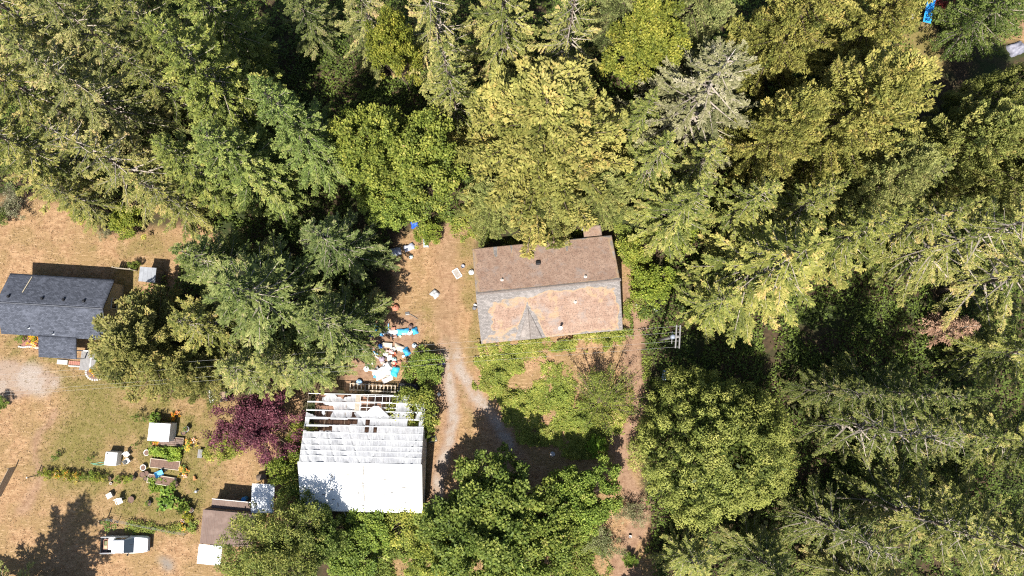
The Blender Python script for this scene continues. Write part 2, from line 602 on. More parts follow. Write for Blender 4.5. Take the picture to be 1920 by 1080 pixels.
def leaves(P, D, N, L, W, lv):
    """one small pointed leaf face for each point"""
    D = unit(D)
    S = unit(np.cross(D, N))
    L, W = L[:, None], W[:, None]
    V = np.stack([P, P + D * L * 0.45 + S * W * 0.5, P + D * L, P + D * L * 0.45 - S * W * 0.5], 1).reshape(-1, 3)
    F = np.arange(len(P) * 4).reshape(-1, 4)
    return V, F, np.repeat(lv, 4)


def wood_tube(acc, P, r0, r1, n=3):
    k = len(P)
    acc.tube([tuple(p) for p in P], [r0 + (r1 - r0) * i / (k - 1) for i in range(k)], n, cap=False)


def conifer(seed, H, R, z0=2.5, nb=150, p=0.85, rise=0.05, droop=0.38, tip=0.16, spread=0.27, sub=6.5, lpm=27, leaf=(0.31, 0.095), dead=0.05, plume=0.0, bias=0.0, skirt=0.6, trunk_r=0.3, hang=0.25, wood=1.0):
    """A conifer: trunk, boughs that sweep out and droop, side sprays with needles on each bough.
    plume > 0 puts the needles in rounded plumes along the outer bough instead of flat sprays."""
    g = np.random.default_rng(seed)
    PP, DD, NN, LL, WW, VV = [], [], [], [], [], []
    wd = MB()
    for i in range(nb):
        u = (i + g.random()) / nb
        z = z0 + (H * 0.985 - z0) * u
        L = R * max(0.07, (1 - u) ** p) * g.uniform(0.60, 1.14) * min(1, skirt + u * 3)
        az = i * 2.39996 + g.normal(0, 0.3)
        rad = np.array([math.cos(az), math.sin(az), 0])
        tan = np.array([-rad[1], rad[0], 0])
        ri, dr, bend = rise + 0.35 * u ** 2 + g.normal(0, 0.05), droop * (1 - 0.6 * u) * g.uniform(0.7, 1.3), g.normal(0, 0.10)

        def cv(t):
            t = np.asarray(t)[..., None]
            return np.array([0, 0, z]) + rad * L * t + tan * (L * bend * t * t) + np.array([0, 0, 1.0]) * L * (ri * t - dr * t ** 2 + tip * t ** 3)
        is_dead = g.random() < dead
        if L > 0.8 and wood > 0:
            wood_tube(wd, cv(np.linspace(0, 0.97, 6)), (0.012 * L + 0.022) * wood, 0.012)
        blv = g.normal(0, 0.13) + bias
        if plume > 0:
            n = int((L * 0.75 + 0.5) * lpm * plume * 4)
            t = 1 - 0.80 * g.random(n) ** 1.5
            side = g.random(n)
            rr = plume * (0.35 + 0.65 * np.sin(np.clip((t - 0.15) / 0.85, 0, 1) * math.pi * 0.72)) * g.uniform(0.8, 1.2)
            ph = g.random(n) * 2 * math.pi
            q = np.sqrt(g.random(n)) * rr
            off = (np.cos(ph) * q)[:, None] * tan + (np.sin(ph) * q * 0.75)[:, None] * np.array([0, 0, 1.0])
            P = cv(t) + off
            D = unit(off) * 0.9 + rad * 0.7 + g.normal(0, 0.35, (n, 3))
            N = unit(off) * 0.6 + np.array([0, 0, 0.8]) + g.normal(0, 0.4, (n, 3))
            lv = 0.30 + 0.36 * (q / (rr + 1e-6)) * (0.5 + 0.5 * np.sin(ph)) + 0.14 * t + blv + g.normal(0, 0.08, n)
            ls = np.ones(n)
        else:
            nbr = int(L * sub * (0.25 if is_dead else 1)) + 3
            tb = 0.14 + 0.86 * g.random(nbr) ** 0.8
            sd = np.where(np.arange(nbr) % 2 == 0, 1.0, -1.0)
            an = np.radians(g.uniform(22, 56, nbr)) * (1.1 - 0.5 * tb)
            d = rad * np.cos(an)[:, None] + tan * (sd * np.sin(an))[:, None]
            d[:, 2] += (ri - 2 * dr * tb + 3 * tip * tb ** 2) * 0.8 + g.normal(0, 0.10, nbr)
            ln = (spread * L * np.clip(1.08 - tb, 0.05, 1) ** 0.75 * np.minimum(1, tb * 2.6) + 0.24) * g.uniform(0.55, 1.15, nbr)
            cnt = np.maximum(3, (ln * lpm * (0.35 if is_dead else 1)).astype(int))
            k = np.repeat(np.arange(nbr), cnt)
            n = len(k)
            s = g.random(n)
            P = cv(tb)[k] + d[k] * (ln[k] * s)[:, None]
            P[:, 2] -= hang * ln[k] * s ** 2
            P += g.normal(0, 0.035, (n, 3))
            D = d[k] + g.normal(0, 0.45, (n, 3))
            D[:, 2] -= 0.15
            N = np.array([0, 0, 1.0]) + rad * 0.25 + g.normal(0, 0.36, (n, 3))
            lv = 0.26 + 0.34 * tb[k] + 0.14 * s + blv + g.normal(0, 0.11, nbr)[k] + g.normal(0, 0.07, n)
            ls = 1.0 - 0.25 * s
        PP.append(P); DD.append(D); NN.append(N)
        LL.append(leaf[0] * ls * g.uniform(0.65, 1.25, n))
        WW.append(leaf[1] * g.uniform(0.7, 1.3, n))
        VV.append(lv)
    V, F, lv = leaves(np.concatenate(PP), np.concatenate(DD), np.concatenate(NN), np.concatenate(LL), np.concatenate(WW), np.clip(np.concatenate(VV), 0, 1))
    tr = MB()
    lean = g.normal(0, 0.012, 2)
    zs = [0, 0.35, H * 0.2, H * 0.5, H * 0.8, H]
    rs = [trunk_r * 1.5, trunk_r * 1.08, trunk_r * 0.85, trunk_r * 0.55, trunk_r * 0.25, 0.015]
    tr.tube([(0, 0, z - 0.1) for z in zs], rs, 9)
    return dict(H=H, R=R, crown=np_mesh('crown', V, F, {'lv': lv}), trunk=tr.mesh('trunk', True), branches=wd.mesh('branches') if wd.v else None)


def broadleaf(seed, H, R, z0=1.0, ncl=150, cr=0.85, nl=150, leaf=(0.30, 0.20), stems=1, stem_r=0.16, flat=0.65, bias=0.0, shell=0.45, limb=0.5, lobes=0.3, tone=0.2, hull=0.45):
    """A broadleaved crown: limbs from the trunk to clumps of leaves spread through an uneven crown."""
    g = np.random.default_rng(seed)
    d = unit(g.normal(0, 1, (ncl, 3)))
    d[:, 2] = np.where(d[:, 2] < -0.35, -d[:, 2], d[:, 2])
    f = g.random(ncl) ** shell
    az = np.arctan2(d[:, 1], d[:, 0])
    ph = g.random(4) * 6.28
    lob = 1 + lobes * (np.sin(az * 2 + ph[0]) * 0.4 + np.sin(az * 3 + ph[1]) * 0.4 + np.sin(az * 5 + ph[2]) * 0.3)
    hz = (H - z0) / 2
    C = d * f[:, None] * np.array([R, R, hz]) * np.array([1, 1, 1.0])
    C[:, :2] *= (lob * (1 - 0.0))[:, None]
    C[:, 2] += z0 + hz
    C[:, 2] = np.maximum(C[:, 2], z0 * 0.6 + 0.15)
    cs = cr * g.uniform(0.6, 1.25, ncl)
    k = np.repeat(np.arange(ncl), np.maximum(6, (nl * (cs / cr) ** 2).astype(int)))
    n = len(k)
    o = unit(g.normal(0, 1, (n, 3))) * (g.random(n) ** (0.45 if hull < 1 else 0.18))[:, None]
    o[:, 2] *= flat
    P = C[k] + o * cs[k][:, None]
    P[:, 2] = np.maximum(P[:, 2], 0.06)
    out = unit(P - np.array([0, 0, z0 + hz * 0.6]))
    D = out * 0.5 + g.normal(0, 0.7, (n, 3))
    D[:, 2] -= 0.15
    N = np.array([0, 0, 1.0]) + out * 0.35 + (unit(o) * 0.7 if hull >= 1 else 0) + g.normal(0, 0.42, (n, 3))
    clv = g.normal(0, 0.10, ncl)
    lv = 0.40 + tone * o[:, 2] / flat + clv[k] + bias + g.normal(0, 0.12, n)  # clump tops coloured lighter and undersides darker, as light would leave them
    V, F, lv = leaves(P, D, N, leaf[0] * g.uniform(0.6, 1.25, n), leaf[1] * g.uniform(0.7, 1.25, n), np.clip(lv, 0, 1))
    tr, br = MB(), MB()
    for s in range(stems):
        a = 6.28 * s / stems + g.random()
        o2 = 0.0 if stems == 1 else R * 0.12
        b0 = np.array([math.cos(a) * o2, math.sin(a) * o2, -0.1])
        top = np.array([math.cos(a) * R * 0.25 * (stems > 1), math.sin(a) * R * 0.25 * (stems > 1), z0 + hz * 1.0])
        wood_tube(tr, np.linspace(b0, top, 5), stem_r / math.sqrt(stems), stem_r * 0.35 / math.sqrt(stems), 7)
    for j in np.nonzero(g.random(ncl) < limb)[0]:
        zb = z0 * 0.5 + hz * g.uniform(0.1, 0.9)
        a0 = np.array([0, 0, zb])
        mid = (a0 + C[j]) / 2 + np.array([0, 0, 0.08 * R])
        wood_tube(br, np.array([a0, mid, C[j]]), stem_r * 0.32, 0.012, 3)
    return dict(H=H, R=R, crown=np_mesh('crown', V, F, {'lv': lv}), trunk=tr.mesh('trunk', True), branches=br.mesh('branches') if br.v else None)


def tufted(seed, H, R, z0=1.0, n=300, prof='cone', p=0.6, cr=0.7, nl=170, leaf=(0.25, 0.10), jag=0.28, bias=0.0, trunk_r=0.32, up=0.45, fill=0):
    """A dense cedar: rounded tufts of scale leaves set close over the crown's surface, each with its own bough, dark creases between."""
    g = np.random.default_rng(seed)
    i = np.arange(n)
    a = (i + 0.5) / n                                   # share of the crown's surface from the base up
    if prof == 'dome':
        u = np.sin(a * math.pi / 2) ** 0.95
        r = R * np.sqrt(np.clip(1 - (u * 0.985) ** 2.3, 0, 1)) * (0.82 + 0.18 * np.minimum(1, u * 4))
    else:
        u = 1 - (1 - a) ** (1 / (1 + p))
        r = R * (1 - u) ** p * np.minimum(1, 0.72 + u * 3)
    az = i * 2.39996 + g.normal(0, 0.06 + 0.25 / np.sqrt(n) , n)
    rec = g.random(n)
    r = r * (1 - jag * rec ** 1.6) * (1 + 0.06 * np.sin(az * 3 + g.random() * 6) + 0.05 * np.sin(az * 5 + g.random() * 6))
    z = z0 + (H - z0) * np.clip(u + g.normal(0, 0.02, n), 0, 1)
    C = np.stack([r * np.cos(az), r * np.sin(az), z], -1)
    outv = unit(np.stack([np.cos(az), np.sin(az), np.full(n, up)], -1))
    cs = cr * g.uniform(0.65, 1.3, n) * (0.75 + 0.35 * (1 - u))
    k = np.repeat(i, np.maximum(20, (nl * (cs / cr) ** 2).astype(int)))
    m = len(k)
    o = unit(g.normal(0, 1, (m, 3)) + outv[k] * 0.55)
    rad = g.random(m) ** 0.22
    stretch = 1 + 0.55 * np.sum(o * outv[k], 1, keepdims=True)
    lump = 0.72 + 0.56 * vn(o[:, 0] * 2.2 + k * 3.7, o[:, 1] * 2.2 + o[:, 2] * 2.0, seed)
    P = C[k] + o * (rad * cs[k] * lump)[:, None] * stretch
    P[:, 2] = np.maximum(P[:, 2], 0.1)
    N = unit(o + np.array([0, 0, 0.35]) + g.normal(0, 0.32, (m, 3)))
    D = g.normal(0, 1, (m, 3)) + outv[k] * 0.5
    D = unit(D - N * np.sum(D * N, 1, keepdims=True)) + o * 0.15
    lv = 0.36 + 0.34 * np.clip(np.sum(o * outv[k], 1) * 0.6 + o[:, 2] * 0.5, -0.6, 1) * rad + g.normal(0, 0.09, n)[k] + bias + g.normal(0, 0.06, m) - 0.12 * rec[k]  # shading in the leaf colour: bright tuft tops, darker undersides and recessed tufts
    LL, WW = leaf[0] * g.uniform(0.6, 1.3, m), leaf[1] * g.uniform(0.7, 1.3, m)
    if fill:                                             # dark inner leaves, added to deepen the creases and make the cast shadow solid
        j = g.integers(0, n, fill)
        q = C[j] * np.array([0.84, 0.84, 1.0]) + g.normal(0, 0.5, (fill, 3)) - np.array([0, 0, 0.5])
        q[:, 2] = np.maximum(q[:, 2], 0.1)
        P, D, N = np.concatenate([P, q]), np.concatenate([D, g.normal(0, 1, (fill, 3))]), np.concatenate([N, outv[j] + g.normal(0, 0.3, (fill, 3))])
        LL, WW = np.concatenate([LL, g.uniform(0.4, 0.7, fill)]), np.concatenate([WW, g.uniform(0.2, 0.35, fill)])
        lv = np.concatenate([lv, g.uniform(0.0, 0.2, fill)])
    V, F, lv = leaves(P, D, N, LL, WW, np.clip(lv, 0, 1))
    tr = MB()
    tr.tube([(0, 0, q - 0.1) for q in (0, 0.4, H * 0.3, H * 0.65, H * 0.97)], [trunk_r * 1.5, trunk_r * 1.1, trunk_r * 0.8, trunk_r * 0.45, 0.03], 9)
    return dict(H=H, R=R, crown=np_mesh('crown', V, F, {'lv': lv}), trunk=tr.mesh('trunk', True), branches=None)


TPL = {}


def tpl(key, leafm, bark, fn, **kw):
    t = fn(**kw)
    t['crown'].materials.append(LM[leafm])
    t['trunk'].materials.append(bark)
    if t['branches']:
        t['branches'].materials.append(BARK if key.startswith('grey') else (BARK if leafm in ('fir', 'dense') else BARK_D))
    TPL[key] = t


tpl('fir0', 'fir', BARK_D, conifer, seed=1, H=26, R=6.2, nb=118, dead=0.10)
tpl('fir1', 'fir', BARK_D, conifer, seed=2, H=26, R=6.0, nb=108, p=0.72, droop=0.42, dead=0.12, spread=0.24, tip=0.24)
tpl('fir2', 'fir', BARK_D, conifer, seed=3, H=26, R=6.4, nb=132, p=0.88, droop=0.30, tip=0.24, dead=0.07, sub=7, spread=0.28)
tpl('longfir', 'fir', BARK_D, conifer, seed=4, H=26, R=7.6, nb=95, p=0.7, droop=0.42, tip=0.25, spread=0.26, dead=0.26, sub=6, bias=0.03, wood=1.5)
tpl('dense0', 'dense', BARK_D, conifer, seed=5, H=24, R=6.0, nb=210, p=0.7, droop=0.30, tip=0.22, spread=0.30, dead=0.0, sub=6.4, bias=0.05, leaf=(0.31, 0.115), lpm=23)
tpl('dense1', 'dense', BARK_D, conifer, seed=6, H=24, R=6.0, nb=190, p=0.62, droop=0.25, tip=0.2, spread=0.32, dead=0.01, sub=6.4, leaf=(0.32, 0.115), lpm=23)
tpl('cedar0', 'cedar', BARK_D, conifer, seed=7, H=20, R=7.2, nb=200, p=0.55, rise=0.2, droop=0.38, tip=0.30, plume=0.52, lpm=46, leaf=(0.28, 0.13), dead=0, skirt=0.75, bias=-0.02)
tpl('cedar1', 'cedar', BARK_D, conifer, seed=8, H=20, R=7.0, nb=180, p=0.6, rise=0.15, droop=0.34, tip=0.28, plume=0.56, lpm=44, leaf=(0.29, 0.135), dead=0, skirt=0.7, bias=-0.02)
tpl('cedar2', 'cedar', BARK_D, conifer, seed=18, H=20, R=7.0, nb=175, p=0.65, rise=0.15, droop=0.34, tip=0.28, plume=0.50, lpm=48, leaf=(0.28, 0.13), dead=0, skirt=0.7, bias=-0.02)
tpl('round', 'cedar', BARK_D, tufted, seed=9, H=14, R=8.0, z0=0.6, n=250, prof='dome', cr=0.66, nl=270, jag=0.13, up=0.75, leaf=(0.22, 0.11), fill=7000)
tpl('grey', 'grey', BARK_P, conifer, seed=10, H=24, R=7.2, nb=115, p=0.66, droop=0.36, tip=0.3, spread=0.22, dead=0.16, sub=6, leaf=(0.32, 0.10), wood=1.4)
tpl('feather', 'dense', BARK_D, conifer, seed=11, H=14, R=6.2, z0=1.2, nb=170, p=0.6, rise=0.30, droop=0.2, tip=0.1, plume=0.30, lpm=36, leaf=(0.36, 0.11), dead=0)
tpl('dead', 'dead', BARK_P, conifer, seed=12, H=9, R=2.3, z0=0.8, nb=90, p=0.7, leaf=(0.30, 0.07), lpm=18, dead=0)
tpl('maple0', 'broad', BARK_D, broadleaf, seed=20, H=11, R=6.6, z0=2.2, ncl=330, cr=0.72, nl=120, leaf=(0.34, 0.24))
tpl('maple1', 'broad', BARK_D, broadleaf, seed=21, H=10, R=5.6, z0=2.0, ncl=240, cr=0.75, nl=120, leaf=(0.32, 0.22), bias=0.03)
tpl('willow', 'broad', BARK_P, broadleaf, seed=22, H=11, R=6.2, z0=2.2, ncl=300, cr=0.75, nl=95, leaf=(0.28, 0.11), limb=0.9, stem_r=0.3)
tpl('alder0', 'broad', BARK_D, broadleaf, seed=23, H=14, R=4.6, z0=3.0, ncl=260, cr=0.66, nl=110, leaf=(0.27, 0.19), shell=0.6)
tpl('alder1', 'broad', BARK_D, broadleaf, seed=24, H=14, R=4.2, z0=3.0, ncl=220, cr=0.7, nl=110, leaf=(0.27, 0.19), shell=0.6)
tpl('plum', 'plum', BARK_D, broadleaf, seed=25, H=5.2, R=4.4, z0=1.2, ncl=210, cr=0.6, nl=80, leaf=(0.24, 0.11), shell=0.6, lobes=0.5, limb=0.7)
tpl('shrub0', 'broad', BARK_D, broadleaf, seed=26, H=3.0, R=2.2, z0=0.3, ncl=75, cr=0.45, nl=85, leaf=(0.20, 0.13), stems=5, stem_r=0.09, bias=0.04)
tpl('shrub1', 'broad', BARK_D, broadleaf, seed=27, H=3.0, R=2.2, z0=0.3, ncl=60, cr=0.5, nl=70, leaf=(0.22, 0.11), stems=4, stem_r=0.09, bias=0.08)
tpl('small', 'bramble', BARK_D, broadleaf, seed=28, H=1.0, R=0.6, z0=0.1, ncl=14, cr=0.22, nl=26, leaf=(0.15, 0.09), stems=2, stem_r=0.03)
tpl('small1', 'bramble', BARK_D, broadleaf, seed=29, H=1.0, R=0.6, z0=0.1, ncl=10, cr=0.25, nl=22, leaf=(0.17, 0.08), stems=3, stem_r=0.03, bias=-0.1)
tpl('bloom', 'flower', BARK_D, broadleaf, seed=30, H=0.8, R=0.55, z0=0.1, ncl=13, cr=0.2, nl=26, leaf=(0.13, 0.10), stems=2, stem_r=0.03, bias=0.12)
tpl('squash', 'bramble', BARK_D, broadleaf, seed=31, H=0.9, R=1.0, z0=0.1, ncl=24, cr=0.3, nl=12, leaf=(0.36, 0.30), stems=3, stem_r=0.04)
tpl('pale', 'grey', BARK_P, broadleaf, seed=32, H=2.5, R=2.2, z0=0.3, ncl=60, cr=0.45, nl=55, leaf=(0.16, 0.07), stems=6, stem_r=0.1, limb=1.0)


def plant(name, label, cat, key, base, R=None, H=None, tint=(1, 1, 1), rz=None, group=None, branches=True):
    t = TPL[key]
    sxy = (R / t['R']) if R else 1.0
    sz = (H / t['H']) if H else sxy
    o = thing(name, label, cat, base, 0, group)
    rz = random.Random(hash((round(base[0], 2), round(base[1], 2)))).uniform(0, 6.28) if rz is None else rz
    for pn in ('trunk', 'crown', 'branches'):
        if t[pn] is None or (pn == 'branches' and not branches):
            continue
        c = bpy.data.objects.new(pn, t[pn])
        COL.objects.link(c)
        c.parent = o
        c.scale = (sxy, sxy, sz)
        c.rotation_euler = (0, 0, rz)
        c.color = (*tint, 1)
    return o

# ------------------------------------------------------------------ trees: (kind, label, x, y, radius in photo, height, tint)
OLIVE, GREYG, SHADE_TINT, BLUE = (1.12, 1.05, 0.95), (1.15, 1.08, 1.25), (0.75, 0.82, 0.85), (0.74, 0.84, 0.80)
TREES = [
    ('fir0', 'shaggy olive fir filling the upper left corner of the picture', 45, 40, 100, 27, OLIVE),
    ('fir1', 'grey-green fir along the top edge, second crown from the left corner', 165, 55, 100, 27, GREYG),
    ('fir2', 'dark-gapped fir on the top edge, third crown from the left corner', 285, 50, 92, 27, (0.95, 0.95, 0.9)),
    ('fir1', 'loose olive fir at the left edge, just below the corner fir', 40, 165, 95, 25, OLIVE),
    ('fir0', 'broad grey-olive fir in the middle of the upper left forest', 185, 185, 110, 27, GREYG),
    ('fir2', 'olive fir at the left edge above the dry field', 75, 290, 100, 23, OLIVE),
    ('longfir', 'pale-limbed fir above the dry field, left of the dense green firs', 225, 310, 105, 23, (1.2, 1.12, 1.15)),
    ('fir0', 'fir leaning out over the upper right end of the dry field', 330, 375, 72, 17, OLIVE),
    ('fir1', 'lower olive fir at the forest edge above the slate-roofed house', 150, 375, 55, 13, OLIVE),
    ('dense0', 'dense green fir on the top edge beside the black forest gap', 425, 55, 85, 27, (0.95, 1.0, 0.9)),
    ('dense1', 'dense bright green fir below the one at the black gap', 425, 175, 100, 27, (1.05, 1.05, 0.9)),
    ('dense0', 'dense dark green fir on the right of the left forest, below the black gap', 580, 265, 85, 27, (0.85, 0.98, 0.95)),
    ('dense1', 'dense fir right above the big dark fir, left of the yellow-green maples', 475, 320, 95, 22, (0.95, 1.02, 0.95)),
    ('fir2', 'shaded dark fir at the top edge inside the black gap', 575, 30, 60, 16, SHADE_TINT),  # tint darkened to carry the shade of the gap
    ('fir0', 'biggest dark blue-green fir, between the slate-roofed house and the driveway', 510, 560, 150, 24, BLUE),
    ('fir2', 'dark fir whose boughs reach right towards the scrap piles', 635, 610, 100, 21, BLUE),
    ('fir1', 'dark shaded fir behind the biggest fir, beside the brown driveway', 640, 470, 95, 20, (0.6, 0.72, 0.72)),  # low tint puts the shade on this fir into its colour
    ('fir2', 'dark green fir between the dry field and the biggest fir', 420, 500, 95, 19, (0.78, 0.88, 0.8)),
    ('fir1', 'grey-green fir just above the torn greenhouse', 590, 690, 65, 13, (1.0, 1.08, 1.0)),
    ('fir0', 'greyish fir standing above the purple plum tree', 470, 690, 80, 14, (1.08, 1.08, 1.05)),
    ('cedar1', 'olive-brown cedar hanging over the right end of the slate-roofed house', 285, 650, 108, 13, (0.85, 0.80, 0.72)),
    ('cedar2', 'smaller olive cedar above the garden tent', 375, 700, 62, 10, (0.88, 0.84, 0.78)),
    ('alder0', 'yellow-green maple left of the golden cedar, beside the black gap', 715, 300, 75, 16, (1.12, 1.08, 0.88)),
    ('alder1', 'olive maple between the yellow-green maple and the golden cedar', 795, 310, 75, 15, (1.12, 1.1, 0.92)),
    ('alder1', 'bright yellow-green maple tucked under the firs near the top', 752, 125, 45, 18, (1.25, 1.12, 0.8)),
    ('alder0', 'green maple over the blue tarp at the head of the driveway', 745, 385, 60, 10, (1.1, 1.15, 0.95)),
    ('fir0', 'grey fir on the top edge just right of the black gap', 695, 45, 82, 26, GREYG),
    ('longfir', 'fir with long pale limbs on the top edge, left of centre', 820, 60, 105, 27, (1.22, 1.15, 1.2)),
    ('fir2', 'tall grey-green fir at the middle of the top edge', 945, 50, 95, 28, (1.2, 1.15, 1.1)),
    ('fir1', 'olive fir in front of the long-limbed fir, above the golden cedar', 850, 185, 80, 24, (1.15, 1.12, 1.05)),
    ('longfir', 'pale-limbed fir on the top edge, right of centre', 1065, 75, 88, 26, (1.2, 1.15, 1.15)),
    ('cedar0', 'big golden cedar directly behind the brown-roofed house', 1015, 272, 172, 22, (1.16, 1.08, 0.92)),
    ('cedar1', 'golden cedar bough mass touching the brown roof back edge', 1030, 385, 80, 11, (1.05, 1.02, 0.95)),
    ('cedar2', 'green cedar at the left back corner of the brown-roofed house', 925, 385, 70, 10, (0.95, 1.0, 0.95)),
    ('cedar0', 'green cedar at the right back corner of the brown-roofed house', 1125, 365, 65, 10, (0.95, 1.0, 0.95)),
    ('alder1', 'rounded yellow-green maple between two grey firs near the top', 1200, 115, 66, 18, (1.25, 1.12, 0.85)),
    ('cedar0', 'pale grey-green cedar on the top edge, right of centre', 1165, 5, 62, 23, (0.98, 1.05, 1.25)),
    ('cedar1', 'pale sage cedar on the top edge above the lichen-grey fir', 1300, 15, 80, 23, (1.0, 1.05, 1.2)),
    ('grey', 'lichen-grey fir with bare curved limbs in the upper right forest', 1300, 205, 145, 24, (0.95, 0.92, 0.72)),
    ('fir1', 'small green fir just below the lichen-grey fir', 1300, 320, 70, 17, (1.15, 1.15, 1.0)),
    ('cedar1', 'golden cedar on the top edge, just right of the lichen-grey fir', 1465, 70, 95, 24, (1.15, 1.07, 0.88)),
    ('cedar2', 'golden cedar on the top edge beside the small blue roof', 1605, 75, 95, 22, (1.15, 1.07, 0.88)),
    ('cedar0', 'largest golden cedar of the upper right, edged by black shade', 1565, 240, 125, 25, (1.15, 1.07, 0.88)),
    ('cedar2', 'golden cedar between the lichen-grey fir and the largest right cedar', 1440, 270, 85, 22, (1.15, 1.07, 0.88)),
    ('cedar1', 'pale cedar below the largest right cedar', 1625, 355, 80, 20, (1.0, 1.02, 1.05)),
    ('round', 'lumpy cedar at the right edge below the dark feathery tree', 1885, 215, 88, 17, (0.95, 0.95, 0.8)),
    ('cedar1', 'lumpy cedar beside the black clearing in the upper right', 1785, 285, 95, 18, (0.95, 0.98, 0.85)),
    ('cedar0', 'olive cedar at the right edge above the long-limbed fir', 1885, 335, 90, 20, (0.95, 0.95, 0.85)),
    ('feather', 'dark feathery tree in the upper right corner', 1830, 40, 88, 13, (0.72, 0.82, 0.75)),
    ('fir2', 'green fir right of the brown-roofed house', 1270, 400, 88, 21, (1.1, 1.12, 0.95)),
    ('fir0', 'broad olive fir above the rounded cedar, right of the brown-roofed house', 1430, 500, 150, 24, (1.15, 1.1, 0.9)),
    ('fir2', 'olive fir between the broad olive fir and the long-limbed fir', 1570, 450, 92, 23, (1.12, 1.1, 0.9)),
    ('fir1', 'lower fir overhanging the utility pole', 1330, 570, 70, 15, (1.2, 1.2, 0.95)),
    ('longfir', 'right-hand fir with long white limbs above the brown dead conifer', 1785, 455, 120, 27, (1.12, 1.1, 1.0)),
    ('longfir', 'white-limbed fir cut by the right edge of the picture', 1895, 520, 110, 27, (1.1, 1.08, 1.0)),
    ('fir0', 'fir at the right edge beside the brown dead conifer', 1900, 660, 80, 22, (1.05, 1.05, 0.9)),
    ('round', 'big rounded cedar with bright bumps, beside the dirt path', 1335, 836, 132, 15, (1.06, 1.1, 0.82)),
    ('longfir', 'shade-tinted fir right of the rounded cedar, boughs curving upward', 1625, 800, 98, 28, (0.72, 0.78, 0.7)),  # most lower right firs: tint darkened to hold their shaded north sides
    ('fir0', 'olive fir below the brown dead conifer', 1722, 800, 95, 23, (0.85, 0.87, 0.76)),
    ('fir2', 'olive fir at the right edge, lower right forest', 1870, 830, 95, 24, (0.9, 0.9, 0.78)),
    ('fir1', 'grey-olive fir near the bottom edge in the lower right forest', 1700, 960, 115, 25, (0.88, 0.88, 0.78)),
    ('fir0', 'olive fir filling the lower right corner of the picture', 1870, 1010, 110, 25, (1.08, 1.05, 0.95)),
    ('longfir', 'shade-tinted fir at the bottom edge, between rounded cedar and lower right corner', 1565, 990, 90, 22, (0.72, 0.78, 0.7)),
    ('fir2', 'fir at the bottom edge below the rounded cedar', 1425, 1050, 80, 17, (0.8, 0.84, 0.74)),
    ('fir1', 'small fir at the bottom edge right of the dirt path', 1290, 1040, 62, 11, (1.15, 1.15, 0.95)),
    ('fir0', 'fir on the bottom edge left of the lower right corner', 1620, 1090, 100, 23, (0.88, 0.88, 0.8)),
    ('fir1', 'olive fir filling the gap between the corner firs and dense green firs', 305, 165, 62, 22, (1.0, 1.0, 0.9)),
    ('fir2', 'green fir right beside the big golden cedar', 1195, 235, 62, 17, (1.05, 1.1, 0.95)),
    ('fir0', 'green fir between the lichen-grey fir and the brown-roofed house', 1220, 310, 72, 18, (1.05, 1.08, 0.92)),
    ('fir1', 'olive fir tucked behind the broad olive fir', 1385, 395, 80, 19, (1.08, 1.08, 0.9)),
    ('fir2', 'olive fir below the largest right golden cedar', 1490, 395, 78, 20, (1.08, 1.06, 0.9)),
    ('fir0', 'olive fir between the pale cedar and the long-limbed right fir', 1690, 430, 80, 22, (1.08, 1.06, 0.9)),
    ('fir2', 'olive fir between the slate-roofed house cedar and biggest dark fir', 395, 610, 92, 15, (1.08, 1.02, 0.85)),
    ('fir0', 'grey-green fir low boughs above the plum and greenhouse', 530, 680, 75, 14, (1.08, 1.08, 1.0)),
    ('dense1', 'dense green fir at the forest edge above the biggest dark fir', 395, 330, 75, 20, (1.05, 1.05, 0.92)),
    ('fir1', 'olive fir behind the lumpy right cedars, right edge', 1700, 345, 55, 15, (0.95, 1.0, 0.9)),
    ('fir2', 'fir in the middle of the right forest, right of the curving shade-tinted fir', 1660, 735, 80, 26, (0.74, 0.8, 0.7)),
    ('fir0', 'shade-tinted fir just right of the rounded cedar top, below the black gap', 1560, 735, 58, 22, (0.65, 0.7, 0.64)),
    ('maple0', 'large round-leaved maple casting a dark shade on the driveway', 912, 966, 104, 11, (0.86, 0.93, 0.84)),
    ('maple1', 'maple at the right of the large round-leaved maple', 1010, 998, 78, 9.5, (0.95, 1.0, 0.86)),
    ('maple1', 'fresh green young maple left of the dirt path', 1090, 925, 62, 8, (1.05, 1.2, 0.95)),
    ('maple1', 'yellowish maple at the bottom edge left of the large maple', 835, 1025, 58, 6.5, (1.15, 1.12, 0.9)),
    ('willow', 'grey-leaved broad tree over the brown shed at the bottom edge', 528, 1022, 92, 11, (1.15, 1.08, 1.15)),
    ('maple1', 'dark leafy tree at the lower left corner of the greenhouse', 597, 1000, 52, 7, (0.7, 0.8, 0.8)),
    ('plum', 'purple-leaved plum tree left of the torn greenhouse', 492, 795, 74, 5.2, (1, 1, 1)),
    ('dead', 'small brown dead conifer in the shade of the right forest', 1780, 615, 36, 8, (1.05, 1.05, 1)),
    ('fir0', 'fir standing below the lower left corner, its shadow on the dry grass', -40, 1215, 130, 21, (1, 1, 1)),
    ('fir2', 'fir below the bottom edge, its shadow left of the white pickup', 40, 1200, 75, 12, (1, 1, 1)),
    ('fir1', 'fir below the bottom edge, its shadow at the foot of the dirt path', 1220, 1160, 70, 13, (1, 1, 1)),
    ('fir2', 'fir below the bottom edge, its shadow under the maples', 985, 1185, 70, 11, (1, 1, 1)),
]
